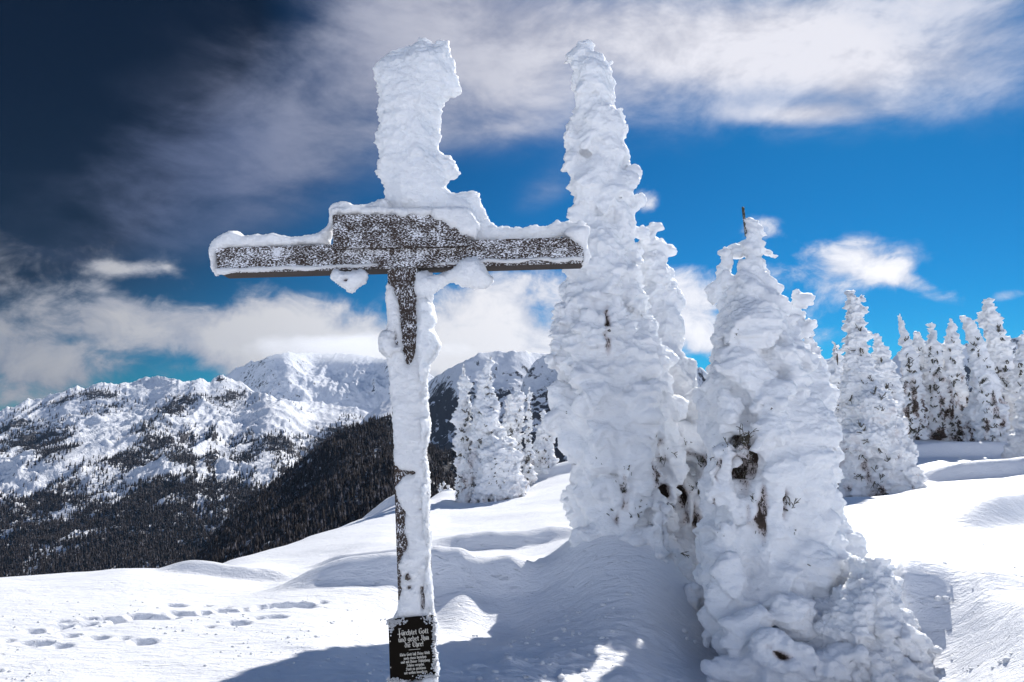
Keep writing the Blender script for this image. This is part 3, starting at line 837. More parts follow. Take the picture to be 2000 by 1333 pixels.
for i, (x_, tp_, w_, lb) in enumerate([(857, 946, 8, 'tiny snowy tree at the slope edge, leftmost of three beside the cross post'), (865, 941, 9, 'tiny snowy tree at the slope edge, tallest and middle one of three'), (876, 947, 8, 'tiny snowy tree at the slope edge, rightmost of three')]):
    far_tree(lb, 40, spire(x_, tp_, 966, 2, w_, 0, 4), 966, 50 + i, .06, GT, .07, .16, dark=.2, name='small_snowy_tree')

GR = 'snowy spruces on the plateau at the right'
far_tree('big twin-tipped snowy spruce standing on the rise behind the broad spruce', 24.5, [(572, 1656, 1670), (600, 1655, 1684), (640, 1656, 1690), (680, 1650, 1700), (730, 1648, 1716), (780, 1644, 1740), (840, 1643, 1757), (900, 1642, 1780), (960, 1640, 1796)], 968, 61, .045, GR, .13, .36, kr=.34, dark=.55,
         lumps=[(1662, 575, 24.4, 8, 8), (1683, 580, 24.5, 7, 9), (1688, 605, 24.5, 8, 14), (1700, 800, 23.7, 36, 40), (1690, 860, 23.5, 40, 40), (1770, 880, 24.2, 14, 24), (1785, 930, 24.3, 12, 26)])
far_tree('snowy spruce just behind the right flank of the twin-tipped one', 29, [(650, 1708, 1718), (680, 1706, 1732), (730, 1704, 1748), (790, 1700, 1764), (900, 1700, 1776)], 905, 62, .06, GR, .15, .33, dark=.7)
far_tree('snowy spruce tip showing directly behind the broad spruce shoulder', 30, [(640, 1576, 1582), (670, 1572, 1592), (710, 1570, 1606), (760, 1575, 1630), (900, 1580, 1650)], 930, 63, .065, GR, .15, .33, dark=.5)
far_tree('slim snowy spruce close left of the twin-tipped one', 28, [(668, 1630, 1636), (690, 1624, 1646), (730, 1618, 1652), (800, 1616, 1662), (900, 1610, 1665)], 945, 64, .06, GR, .14, .3, dark=.7)
GP_ = 'far group of snowy spruces on the plateau skyline'
far_tree('snowy spruce leaning left, first tall one of the far right group', 43, [(620, 1752, 1760), (650, 1756, 1776), (700, 1760, 1790), (760, 1764, 1806), (852, 1768, 1815)], 853, 71, .09, GP_, .2, .42, dark=1.0)
far_tree('blunt-topped snowy spruce, second of the far right group', 45, [(650, 1782, 1796), (680, 1780, 1806), (740, 1782, 1814), (850, 1784, 1830)], 852, 72, .09, GP_, .2, .42, dark=1.2)
far_tree('pointed snowy spruce with a notched shoulder in the middle of the far right group', 44, [(636, 1819, 1827), (665, 1812, 1834), (720, 1806, 1842), (780, 1804, 1850), (858, 1800, 1860)], 858, 73, .09, GP_, .2, .42, dark=1.1, lumps=[(1840, 680, 44, 4, 7)])
far_tree('very pointed snowy spruce right of the notched one', 44, [(625, 1855, 1861), (655, 1848, 1870), (700, 1842, 1876), (760, 1840, 1890), (862, 1838, 1902)], 862, 74, .09, GP_, .2, .42, dark=1.1)
far_tree('bent snowy spruce whose tip curls to the left, near the right edge', 41, [(622, 1876, 1890), (632, 1884, 1904), (660, 1892, 1916), (700, 1898, 1930), (760, 1902, 1952), (862, 1905, 1972)], 864, 75, .085, GP_, .2, .42, dark=.8)
far_tree('tallest snowy spruce near the right edge of the picture', 45, [(590, 1922, 1934), (615, 1926, 1950), (660, 1930, 1966), (700, 1930, 1976), (780, 1930, 1990), (862, 1930, 2000)], 862, 76, .09, GP_, .2, .42, dark=.8, lumps=[(1917, 612, 45.5, 6, 6), (1920, 630, 45.5, 8, 14)])
far_tree('low snowy spruce at the very right edge beside the tallest far one', 43, [(725, 1988, 2010), (760, 1978, 2020), (862, 1966, 2040)], 862, 77, .09, GP_, .2, .42, dark=.8)
far_tree('stubby snow-capped young spruce between the far group and the bent spruce', 42, [(770, 1894, 1908), (800, 1888, 1922), (860, 1882, 1934)], 862, 78, .08, GP_, .18, .35, dark=.9)
# spruces beyond the right edge whose shadows fall across the snow
for i, (x_, y_, hpx, wpx) in enumerate([(19.5, 17.5, 560, 190), (26, 33, 300, 110), (32, 42, 240, 90)]):
    D_ = y_; xc = 1000 + x_ / D_ * F * .985; bs = 860 + 1.9 / D_ * 0 + 1.6 * F / D_ * .6
    far_tree(['large snowy spruce beyond the right edge casting its shadow over the plain', 'snowy spruce beyond the right edge, nearer of the two behind', 'snowy spruce farthest beyond the right edge'][i], D_, spire(xc, bs - hpx, bs, 14, wpx, 0, 6), bs + 10, 80 + i, .09, None, .2, .45, dark=.3)
# ------------------------------------------------------------------ the summit cross
DC = 3.6
cross = empty('summit_cross', P(812, 1560, DC), 'large wooden summit cross plastered with rime, snow column on top and black text plaque below', 'cross')
CL = np.array(cross.location)


def wood_box(name, c8, mat, bev=0.006, seg=1):
    """c8: front TL TR BR BL, back TL TR BR BL (world)"""
    b_ = bmesh.new()
    vs = [b_.verts.new(np.array(p) - CL) for p in c8]
    for q in ((0, 3, 2, 1), (4, 5, 6, 7), (0, 1, 5, 4), (3, 7, 6, 2), (0, 4, 7, 3), (1, 2, 6, 5)): b_.faces.new([vs[i] for i in q])
    bmesh.ops.recalc_face_normals(b_, faces=b_.faces)
    bmesh.ops.bevel(b_, geom=b_.edges[:], offset=bev, segments=2, affect='EDGES')
    me = bpy.data.meshes.new(name); b_.to_mesh(me); b_.free(); me.materials.append(mat)
    o = bpy.data.objects.new(name, me); COL.objects.link(o); o.parent = cross
    return o


def corners(pts, D0, D1):
    f_ = [P(x, y, D0) for x, y in pts]
    return f_ + [(p[0], p[1] + (D1 - D0), p[2]) for p in f_]


M_WV = frosted_wood_mat("frosted_post_timber", 0.02, (1, 1, .08))
M_WH = frosted_wood_mat("frosted_beam_timber", 0.06, (.08, 1, 1))
M_WT = frosted_wood_mat("frosted_board_timber", 0.05, (.08, 1, 1))
wood_box('post', corners([(753, 426), (813, 426), (850, 1560), (790, 1560)], DC - .04, DC + .12), M_WV)
wood_box('crossbeam', corners([(419, 484), (1146, 462), (1141, 514), (425, 534)], DC - .055, DC + .085), M_WH)
wood_box('title_board', corners([(649, 419), (908, 418), (913, 481), (650, 486)], DC - .085, DC - .0565), M_WT, .004)


def in_poly(px, py, poly):
    n = len(poly); c = np.zeros(len(px), bool)
    for i in range(n):
        x0, y0 = poly[i]; x1, y1 = poly[(i + 1) % n]
        c ^= ((y0 > py) != (y1 > py)) & (px < (x1 - x0) * (py - y0) / (y1 - y0 + 1e-9) + x0)
    return c


def edge_d(px, py, poly):
    d = np.full(len(px), 1e9)
    n = len(poly)
    for i in range(n):
        a = np.array(poly[i], float); b = np.array(poly[(i + 1) % n], float)
        t = np.clip(((px - a[0]) * (b[0] - a[0]) + (py - a[1]) * (b[1] - a[1])) / ((b - a) ** 2).sum(), 0, 1)
        d = np.minimum(d, np.hypot(px - a[0] - t * (b[0] - a[0]), py - a[1] - t * (b[1] - a[1])))
    return d


def rime(poly, n, D0, rmax, ys=1.0, yj=0.0, rmin=2.0, seed=0, voxel=.011, k=4.0, amp=1.0, gaps=(), name='snow_crust', smooth=2, bough=.12):
    """rime built up from many overlapping balls of snow inside an outline, with its own thickness"""
    rs = np.random.RandomState(seed)
    po = np.array(poly, float)
    X = rs.uniform(po[:, 0].min(), po[:, 0].max(), n * 4); Y = rs.uniform(po[:, 1].min(), po[:, 1].max(), n * 4)
    m = in_poly(X, Y, poly); X, Y = X[m], Y[m]
    d = edge_d(X, Y, poly); m = d > rmin; X, Y, d = X[m][:n], Y[m][:n], d[m][:n]
    bl = []
    for x, y, r in zip(X, Y, d):
        r = min(r, rmax)
        D = D0 + rs.uniform(-yj, yj)
        p = P(x, y, D); s = D / F
        bl.append((p[0], p[1], p[2], r * s, r * s * ys + .004, r * s, 0))
    V, Fc = blob_mesh(bl, 1)
    gp = []
    for (px, py, rx, ry, dep) in gaps:
        p = P(px, py, D0 - rmax * ys * D0 / F * .8); s = D0 / F
        gp.append((p, (rx * s, .15, ry * s), dep))
    o, v, f = crust(name, bl, voxel, M_CRUST, cross, amp, k, smooth=smooth, gaps=gp, seed=seed, sub=1, warp=.3, fa=2.2, bough=bough)
    return o


# tall column blown onto the head of the cross, running into the cap on the right arm
COLUMN = [(725, 132), (742, 112), (765, 97), (800, 90), (822, 78), (836, 80), (848, 88), (862, 80), (882, 82), (888, 98), (890, 122), (896, 140), (898, 158), (904, 178), (894, 190), (876, 196), (869, 206),
          (872, 214), (864, 226), (868, 240), (862, 252), (869, 268), (860, 284), (862, 296), (878, 304), (890, 312), (894, 326), (903, 340), (896, 350), (880, 354), (876, 366), (886, 376), (904, 374), (916, 370), (938, 368),
          (942, 384), (946, 402), (952, 424), (970, 436), (1000, 440), (1040, 438), (1072, 440), (1090, 430), (1112, 434), (1140, 436), (1158, 440), (1152, 456), (1145, 474), (1120, 474), (1060, 474), (1000, 475), (950, 478), (914, 474), (906, 458), (892, 452), (880, 456), (862, 440), (845, 444), (820, 432), (800, 438), (785, 430), (768, 436), (752, 410),
          (748, 372), (745, 356), (730, 346), (727, 332), (738, 318), (742, 300), (738, 270), (740, 230), (738, 200), (737, 170), (730, 152)]
rime(COLUMN, 1500, DC + .03, 62, ys=.72, yj=.02, seed=1, k=2.6, amp=.9, voxel=.012, bough=.45)
LEFTCAP = [(405, 492), (412, 478), (424, 466), (440, 458), (456, 452), (468, 450), (482, 462), (505, 456), (522, 458), (535, 452), (556, 458), (575, 463), (600, 461), (622, 458), (640, 444), (645, 425), (642, 410), (652, 398), (668, 394), (682, 393), (694, 401),
           (720, 398), (745, 387), (762, 390), (770, 420), (740, 426), (715, 422), (690, 430), (660, 428), (654, 446), (644, 484), (600, 488), (540, 490), (480, 496), (432, 500), (424, 505), (424, 530), (436, 545), (420, 540), (410, 525)]
rime(LEFTCAP, 1100, DC + .02, 26, ys=2.2, yj=.02, seed=2, k=5, amp=.8, rmin=1.5)
RIGHTEND = [(1118, 440), (1150, 440), (1154, 450), (1146, 470), (1148, 485), (1153, 500), (1150, 512), (1142, 522), (1132, 520), (1136, 500), (1130, 480), (1112, 466), (1096, 455)]
rime(RIGHTEND, 260, DC - .02, 18, ys=1.6, yj=.03, seed=3, k=6, amp=1.3, rmin=1.5)
LUMPL = [(650, 524), (680, 530), (712, 526), (724, 536), (716, 544), (718, 556), (700, 562), (690, 574), (676, 568), (664, 558), (648, 548), (646, 534)]
rime(LUMPL, 260, DC - .05, 22, ys=1.1, yj=.03, seed=4, k=6, amp=1.5, gaps=[(672, 547, 5, 4, .05)])
LUMPR = [(812, 524), (850, 536), (880, 526), (900, 505), (930, 497), (948, 515), (952, 530), (968, 546), (962, 558), (945, 568), (925, 566), (905, 560), (880, 554), (860, 566), (848, 572), (846, 590), (835, 600), (818, 600), (808, 560)]
rime(LUMPR, 520, DC - .03, 26, ys=1.2, yj=.03, seed=5, k=6, amp=1.5)
# crust down the post: thin over the face, heavier on the windward right edge
POSTL = [(750, 545), (770, 560), (782, 590), (786, 640), (790, 690), (796, 716), (808, 700), (812, 640), (814, 580), (814, 530), (846, 524), (848, 560), (840, 580), (846, 600), (854, 625), (846, 640), (860, 672), (854, 690), (840, 706), (836, 735), (836, 780), (840, 830), (834, 880), (838, 930),
         (840, 960), (836, 1010), (842, 1050), (838, 1100), (844, 1150), (848, 1195), (856, 1215), (850, 1218), (820, 1208), (786, 1210), (766, 1212), (774, 1195), (784, 1150), (779, 1100), (797, 1062), (790, 1035), (792, 1000), (776, 975), (770, 950), (790, 928), (769, 905), (766, 850), (764, 790), (760, 740), (758, 706), (752, 700), (740, 688), (738, 668), (746, 652), (756, 642), (753, 600)]
rime(POSTL, 2600, DC - .035, 9, ys=1.0, yj=.006, seed=6, k=5, amp=.55, rmin=1.2, voxel=.009,
     gaps=[(774, 660, 3, 16, .05), (797, 1128, 6, 8, .05), (824, 1150, 4, 18, .05), (800, 1080, 4, 4, .05), (826, 1180, 3, 12, .05), (800, 1148, 3, 3, .05), (822, 995, 5, 3, .03), (798, 925, 16, 4, .04)])
EDGER = [(822, 540), (846, 560), (842, 580), (848, 602), (856, 626), (846, 640), (862, 674), (852, 694), (840, 708), (838, 735), (838, 790), (841, 830), (836, 880), (840, 930),
         (842, 960), (838, 1010), (843, 1050), (840, 1100), (846, 1150), (850, 1200), (858, 1225), (854, 1260), (858, 1300), (855, 1345), (855, 1420), (844, 1420), (843, 1250), (838, 1212), (828, 1180), (824, 1060), (822, 900), (818, 760), (812, 640)]
rime(EDGER, 1100, DC + .02, 13, ys=3.2, yj=.05, seed=7, k=6, amp=.8, rmin=1.5, voxel=.010)
BOTT = [(758, 1328), (775, 1322), (800, 1330), (835, 1322), (856, 1312), (860, 1400), (856, 1500), (770, 1500), (762, 1400)]
rime(BOTT, 300, DC - .05, 14, ys=1.3, yj=.02, seed=8, k=6, amp=.8, voxel=.012)
LEFTB = [(738, 660), (748, 646), (764, 640), (776, 652), (782, 680), (780, 700), (766, 708), (752, 700), (742, 688)]
rime(LEFTB, 160, DC - .04, 18, ys=1.4, yj=.01, seed=9, k=6, amp=1.5, gaps=[(774, 668, 3, 14, .04)])

LIP1 = [(420, 524), (500, 520), (560, 518), (640, 518), (742, 514), (742, 522), (690, 526), (640, 526), (600, 530), (560, 527), (500, 533), (470, 531), (440, 538), (424, 538)]
rime(LIP1, 500, DC - .05, 8, ys=1.2, yj=.004, rmin=.8, seed=11, k=7, amp=.5, voxel=.008, smooth=1)
LIP2 = [(840, 514), (950, 506), (1000, 505), (1060, 503), (1140, 500), (1142, 514), (1120, 511), (1090, 514), (1050, 512), (1000, 516), (955, 515), (900, 520), (845, 522)]
rime(LIP2, 500, DC - .05, 8, ys=1.2, yj=.004, rmin=.8, seed=12, k=7, amp=.5, voxel=.008, smooth=1)

PATCH = [(838, 405), (915, 405), (938, 440), (928, 472), (914, 460), (902, 462), (893, 447), (880, 452), (868, 436), (852, 434), (840, 424)]
rime(PATCH, 260, DC - .075, 12, ys=1.1, yj=.006, rmin=1, seed=13, k=6, amp=.8, voxel=.010)
TOPLIP = [(648, 408), (700, 404), (760, 404), (850, 404), (856, 428), (838, 422), (822, 428), (806, 420), (788, 428), (772, 420), (752, 424), (735, 419), (716, 425), (696, 418), (676, 424), (660, 419), (653, 436), (646, 430)]
rime(TOPLIP, 420, DC - .070, 8, ys=1.6, yj=.006, rmin=1, seed=14, k=6, amp=.8, voxel=.009)

# plaque
M_PLQ = plain_mat("black_enamel", (0.008, 0.006, 0.004), 0.9)
M_PLQ.node_tree.nodes['Principled BSDF'].inputs['Specular IOR Level'].default_value = 0.08
PD = DC - .075
plaque = wood_box('plaque', corners([(758, 1211), (846, 1203), (851, 1322), (762, 1333)], PD, PD + .02), M_PLQ, .002)
M_LET = plain_mat("pale_lettering", (0.66, 0.62, 0.54), 0.7)
ptl = np.array(P(758, 1211, PD)); ptr = np.array(P(846, 1203, PD)); pbl = np.array(P(762, 1333, PD))
ex = (ptr - ptl); ex[1] = 0; ex /= np.linalg.norm(ex)
ez = np.array([-ex[2], 0, ex[0]])
# strokes of a broken-script alphabet (units: x-height 1), drawn as pen strokes
GLY = {
 'a': (.8, ['0,.75 .3,1 .6,.85 .6,.15 .75,0', '.6,.45 .2,.5 0,.25 .25,0 .6,.2']), 'b': (.8, ['.1,1.6 .1,.15 .35,0 .65,.25 .65,.75 .4,1 .1,.8']), 'c': (.6, ['.55,.85 .3,1 .05,.75 .05,.2 .3,0 .55,.15']),
 'd': (.8, ['.1,1.6 .6,1.1 .65,.3 .35,0 .05,.25 .05,.75 .3,1 .6,.9']), 'e': (.65, ['.05,.45 .5,.7 .3,1 .05,.75 .05,.2 .3,0 .55,.15']), 'f': (.5, ['.5,1.5 .3,1.6 .15,1.4 .15,-.3', '0,1 .45,1']),
 'g': (.8, ['.6,1 .25,1 .05,.75 .05,.3 .3,.05 .6,.3', '.6,1 .6,-.3 .3,-.5 .05,-.4']), 'h': (.8, ['.1,1.6 .1,0', '.1,.75 .4,1 .6,.8 .6,.1 .45,-.25']), 'i': (.35, ['.05,.9 .15,1 .15,.1 .28,0', '.1,1.4 .2,1.35']),
 'j': (.35, ['.15,1 .15,-.4']), 'k': (.7, ['.1,1.6 .1,0', '.1,.5 .5,1', '.2,.55 .55,0']), 'l': (.35, ['.1,1.6 .1,.15 .25,0']), 'm': (1.2, ['.1,1 .1,0', '.1,.8 .35,1 .5,.8 .5,0', '.5,.8 .78,1 .95,.8 .95,.1 1.05,0']),
 'M': (1.4, ['.1,1.5 .1,0', '.1,1.3 .5,1.6 .65,1.3 .65,0', '.65,1.3 1.05,1.6 1.25,1.3 1.25,0']),
 'n': (.8, ['.1,1 .1,0', '.1,.8 .4,1 .6,.8 .6,.1 .7,0']), 'o': (.75, ['.3,1 .05,.75 .05,.25 .3,0 .6,.25 .6,.75 .3,1']), 'p': (.8, ['.1,1 .1,-.5', '.1,.8 .4,1 .65,.75 .65,.25 .35,0 .1,.15']), 'r': (.55, ['.1,1 .1,0', '.1,.8 .3,1 .5,.9']),
 's': (.6, ['.5,.85 .3,1 .1,.8 .5,.3 .3,0 .05,.15']), 't': (.5, ['.2,1.35 .2,.15 .4,0', '0,1 .42,1']), 'u': (.8, ['.1,1 .1,.2 .3,0 .6,.2', '.6,1 .6,.1 .7,0']), 'v': (.7, ['.05,1 .1,.3 .3,0 .6,.4 .55,1']), 'w': (1.1, ['.05,1 .1,.2 .3,0 .5,.2 .5,.9', '.5,.2 .75,0 1,.4 .95,1']),
 'z': (.6, ['.05,1 .5,1 .05,0 .5,0']), 'ü': (.8, ['.1,1 .1,.2 .3,0 .6,.2', '.6,1 .6,.1 .7,0', '.15,1.45 .25,1.4', '.5,1.45 .6,1.4']), 'ö': (.75, ['.3,1 .05,.75 .05,.25 .3,0 .6,.25 .6,.75 .3,1', '.1,1.45 .2,1.4', '.45,1.45 .55,1.4']), 'ß': (.8, ['.1,-.3 .1,1.4 .35,1.6 .55,1.3 .35,.9 .6,.5 .45,0 .2,.1']),
 'F': (1.0, ['.35,2.2 .35,-.7', '.1,2.0 .9,2.1', '-.25,.45 .95,.5']), 'G': (1.1, ['1,1.45 .6,1.65 .15,1.3 .1,.5 .5,0 .9,.2 .95,.75 .6,.8']), 'I': (.7, ['.15,1.6 .6,1.6 .4,1.5 .45,.3 .25,0 0,.2']), 'E': (1.0, ['.9,1.4 .5,1.65 .1,1.3 .1,.4 .5,0 .9,.25', '.1,.85 .7,.85']),
 'D': (1.0, ['.2,1.5 .2,.1', '.0,1.5 .6,1.6 .95,1.0 .8,.3 .4,0 0,.1']), 'W': (1.4, ['.05,1.5 .2,.1 .5,.2 .6,1.5', '.6,.3 1,.0 1.3,.6 1.2,1.5']), 'S': (1.0, ['.9,1.4 .5,1.65 .15,1.3 .8,.6 .5,0 .05,.2']), 'H': (1.1, ['.15,1.6 .15,0', '.15,.9 .6,1.1 .9,.8 .9,0']), '.': (.35, ['.1,.05 .2,.0']), '!': (.4, ['.2,1.6 .15,.5', '.12,.1 .2,.02']), ',': (.35, ['.15,.1 .05,-.2']), '-': (.5, ['.05,.5 .4,.5']), ' ': (.5, []),
 'B': (1.0, ['.15,1.6 .15,0', '.15,1.6 .7,1.4 .3,.9 .85,.5 .5,0 .1,0'])}


def write_line(txt, cx, y, xh, wmax, pen, depth=.0025):
    wid = sum(GLY[c][0] for c in txt) + .12 * len(txt)
    sx = min(xh * .95, wmax / wid)
    x0 = cx - wid * sx / 2
    vs = []; fs = []
    for c in txt:
        gw, st = GLY[c]
        for s_ in st:
            pts = [tuple(map(float, q.split(','))) for q in s_.split()]
            P2 = [(x0 + a * sx, y + b * xh) for a, b in pts]
            for (a, b) in zip(P2[:-1], P2[1:]):
                d = np.array(b) - np.array(a); L = np.hypot(*d) + 1e-9; d /= L
                # broad-nib pen: thick on downstrokes, thin on hairlines
                w_ = pen * (.45 + .75 * abs(d[1] * .8 - d[0] * .35))
                nn = np.array([-d[1], d[0]]) * w_ / 2; e = d * pen * .25
                q = [np.array(a) - e - nn, np.array(b) + e - nn, np.array(b) + e + nn, np.array(a) - e + nn]
                base = len(vs)
                for oy in (-depth, 0.0006):
                    for k_ in q: vs.append(ptl + ex * k_[0] + ez * k_[1] + np.array([0, oy, 0]) - CL)
                fs += [(base, base + 1, base + 2, base + 3), (base, base + 4, base + 5, base + 1), (base + 1, base + 5, base + 6, base + 2), (base + 2, base + 6, base + 7, base + 3), (base + 3, base + 7, base + 4, base)]
        x0 += (gw + .12) * sx
    o = mesh_np('lettering', vs, fs, M_LET, False, plaque)
    return o


s_ = PD / F
for (t_, cy, xh, wm, pen) in [('Fürchtet Gott', 30, 7.6, 60, 1.25), ('und gebet Ihm', 41.5, 7.2, 60, 1.2), ('die Ehre!', 52, 7.2, 42, 1.2), ('-------------------', 58, 2.5, 46, .8),
                              ('Mein Gott laß Deine Welt', 67, 4.0, 61, .75), ('noch etwas bestehen', 73.5, 3.8, 48, .75), ('und mit Deiner Schöpfung', 80, 3.8, 66, .75), ('Schöne vergehn.', 86.5, 3.8, 42, .75), ('Statt zu zerstören', 93, 3.8, 48, .75), ('wir wollen bewahren.', 99.5, 3.8, 54, .75)]:
    write_line(t_, 46 * s_, -cy * s_, xh * .76 * s_, wm * s_, pen * s_)
# screw heads on the plaque edge
for (x_, y_) in [(762, 1253), (763, 1304), (806, 1321)]:
    c = np.array(P(x_, y_, PD - .002)) - CL
    v0, f0 = ICO[1]
    mesh_np('screw', v0 * np.array([.0032, .002, .0036]) + c, f0, M_LET, True, plaque)


def rime_specks(name, zones, n, seed, parent, D0):
    rs = np.random.RandomState(seed); bl = []
    for (x, y, rx, ry, nn) in zones:
        for i in range(nn):
            a = rs.normal(0, .5, 2)
            p = P(x + a[0] * rx, y + a[1] * ry, D0 - .003); r = rs.uniform(.0022, .0055)
            bl.append((p[0], p[1], p[2], r * rs.uniform(.8, 1.6), r * .8, r, 0))
    V, Fc = blob_mesh(bl, 1)
    return mesh_np(name, V - CL, Fc, M_CRUST, True, parent)


fz = rime_specks('frost_flecks', [(773, 1214, 18, 7, 110), (764, 1226, 6, 14, 40), (838, 1209, 12, 8, 50), (848, 1245, 4, 40, 90), (849, 1300, 6, 40, 90), (840, 1322, 18, 7, 90), (772, 1330, 18, 8, 70), (848, 1225, 5, 14, 40)], 0, 5, plaque, PD)
fz['kind'] = 'stuff'
# ------------------------------------------------------------------ mountains and valley
def mountain_mat(name, rock_lo, speck, rockc=(0.06, 0.055, 0.06, 1)):
    m, k, b = new_mat(name)
    ge = k.n('ShaderNodeNewGeometry')
    g = ge.outputs['Position']
    sp = k.n('ShaderNodeSeparateXYZ'); k.put(sp.inputs[0], ge.outputs['Normal'])
    n1 = k.noise(g, 0.006, 8, 0.68, 0.3)
    n2 = k.noise(k.scalemap(g, (1, 1, 0.6)), 0.03, 7, 0.75, 0.4)
    at = k.n('ShaderNodeAttribute'); at.attribute_name = 'wood'
    steep = k.ramp(sp.outputs[2], rock_lo - 0.18, rock_lo + 0.12, 0.35, 0.0, sm=False)
    v = k.m('ADD', k.m('ADD', steep, k.m('MULTIPLY', at.outputs['Fac'], speck)), k.m('ADD', k.m('MULTIPLY', k.m('SUBTRACT', n1, 0.5), 0.8), k.m('MULTIPLY', k.m('SUBTRACT', n2, 0.5), 1.5)))
    f = k.ramp(v, 0.34, 0.48)
    k.put(b.inputs['Base Color'], k.mix(f, k.mix(n1, (0.80, 0.82, 0.86, 1), (0.88, 0.89, 0.92, 1)), rockc))
    b.inputs['Roughness'].default_value = 0.8
    b.inputs['Specular IOR Level'].default_value = 0.1
    bump(k, b, k.m('ADD', n2, k.m('MULTIPLY', n1, 2.0)), 0.8, 14.0)
    return m


def interp(lst, px):
    a = np.array(lst, float)
    return np.interp(px, a[:, 0], a[:, 1])


def mountain(name, sky_, Dr, base, Db, rock=85.0, nu=420, nt=150, rib=0.0, ribk=30, rough=0.0, seed=0, curve=1.0, jag=2.0, back=0.35, mat=None, wood=None, foot=None):
    px = np.linspace(sky_[0][0], sky_[-1][0], nu)
    ps = interp(sky_, px) - jag * (2.2 * (ridged(px / 34.0, px * 0, px * 0 + seed, 6, seed, .6) - .35) + .5 * fbm(px / 9.0, px * 0, px * 0 + seed, 4, seed))
    pb = interp(base, px)
    Dr_ = Dr * (1 + 0.06 * vnoise(px / 90.0, px * 0, px * 0, seed + 3))
    nb = 26
    t = np.concatenate([np.linspace(0, 1, nt), 1 + np.linspace(0, 1, nb + 1)[1:] * back])
    Tt, PX = np.meshgrid(t, px, indexing='ij')
    u = (PX - 1000) / F
    # height of ridge and base (small-angle projection handled exactly)
    def zat(py, D):
        v = (666.5 - py) / F
        s = D / (math.cos(PITCH) - math.sin(PITCH) * v)
        return (math.sin(PITCH) + math.cos(PITCH) * v) * s, s
    kk = np.exp(-np.linspace(-2.2, 2.2, 61) ** 2); kk /= kk.sum()
    psm = np.convolve(np.pad(ps, 30, mode='edge'), kk, 'valid')
    zr, sr = zat(ps, Dr_); zrs, _s = zat(psm, Dr_); zb, sb = zat(pb, Db)
    tc_ = np.clip(Tt, 0, 1)
    y = Db + (Dr_ - Db) * tc_ + (Tt - tc_) * (Dr_ - Db)
    z = zb + (zrs - zb) * tc_ ** curve + (zr - zrs) * .7 * tc_ ** 22 - (Tt - tc_) * (zr - zb) * 1.1
    x = u * (sb + (sr - sb) * tc_)
    env = np.sin(np.pi * np.clip(tc_, 0, 1) ** 1.3) * 0.85 + 0.15 * (1 - np.abs(2 * tc_ - 1))
    env = np.where(tc_ > .5, np.maximum(env, .42), env) * np.where(Tt > 1, np.exp(-(Tt - 1) * 6), 1.0)
    zz = (zr - zb)
    wx = 260 * fbm(x / 900.0, y / 900.0, 0 * x + seed, 3, seed + 9); wy = 260 * fbm(x / 900.0, y / 900.0, 0 * x + 5 + seed, 3, seed + 12)
    # branching spurs running down from the crest, broken by crags
    r1 = ridged((x + wx) / (ribk * 11.0), (y + wy) / (ribk * 24.0), 0 * x + seed, 7, seed + 20, .56) - 0.38
    r2 = ridged((x + wx) / 1100.0, (y + wy) / 1100.0, 0 * x + seed, 6, seed + 40, .5) - .35
    r3 = fbm((x + .3 * wx) / 90.0, (y + .3 * wy) / 90.0, 0 * x, 4, seed + 60, .6)
    z = z + env * (zz * (rib * 1.5 * r1 + rough * 1.6 * r2) + 16.0 * r3 + rock * (ridged((x + wx) / 330.0, (y + wy) / 420.0, 0 * x + seed, 6, seed + 80, .62) - .3))
    v = np.stack([x, y, z], -1).reshape(-1, 3)
    w_ = np.zeros(v.shape[0]) if wood is None else wood(PX, Tt, x, y).ravel()
    # skirt to valley floor in front
    f = grid_faces(len(t), nu)[:, ::-1]
    o = mesh_np(name, v, f, mat, True, None, {'wood': w_})
    o['kind'] = 'structure'
    return o, (PX, Tt, x, y, z)


M_MT = mountain_mat("alpine_snow_and_rock", 0.68, 0.5)
M_MT2 = mountain_mat("alpine_wooded_snow", 0.6, 0.55, (0.045, 0.042, 0.045, 1))


def woodA(PX, T, x, y):
    """how densely the left range is wooded"""
    base = sstep(1.02, 0.56, T + 0.12 * fbm(PX / 70.0, T * 4, 0 * PX, 3, 77) + 0.0)
    n = fbm(x / 190.0, y / 190.0, 0 * x, 4, 55)
    w_ = base * 1.0 + 1.5 * n * (base > 0.02)
    for (cx, ct, rx, rt, k_) in CLEAR:
        w_ = w_ - k_ * np.exp(-(((PX - cx) / rx) ** 2 + ((T - ct) / rt) ** 2) ** 1.5)
    return np.clip(w_, 0, 1)


CLEAR = [(200, 0.60, 85, 0.10, 1.3), (30, 0.52, 80, 0.12, 1.1), (330, 0.45, 60, 0.04, 1.0), (60, 0.16, 60, 0.05, 0.6), (480, 0.62, 50, 0.2, 0.5), (230, 0.72, 90, 0.1, 0.6), (440, 0.5, 14, 0.25, 0.9), (395, 0.6, 12, 0.3, 0.9), (520, 0.55, 16, 0.2, 0.8)]
mtA, gA = mountain('snowy_range', [(-500, 840), (-200, 810), (0, 798), (50, 778), (100, 764), (190, 750), (262, 744), (300, 735), (322, 733), (345, 741), (372, 752), (392, 741), (410, 748), (430, 730), (447, 738), (480, 756), (540, 772), (620, 785), (700, 800), (820, 815)],
                   4300, [(-500, 1250), (250, 1210), (820, 1150)], 1500, nu=640, nt=240, rib=0.085, ribk=38, rough=0.05, seed=3, curve=1.5, jag=6, mat=M_MT, wood=woodA)
mtA0, _ = mountain('cloud_capped_massif', [(340, 800), (430, 735), (480, 706), (540, 690), (620, 684), (700, 690), (780, 700), (860, 740), (930, 790)],
                   6400, [(340, 860), (930, 850)], 5500, nu=300, nt=110, rib=0.10, ribk=45, rough=0.05, seed=13, jag=5, mat=M_MT)


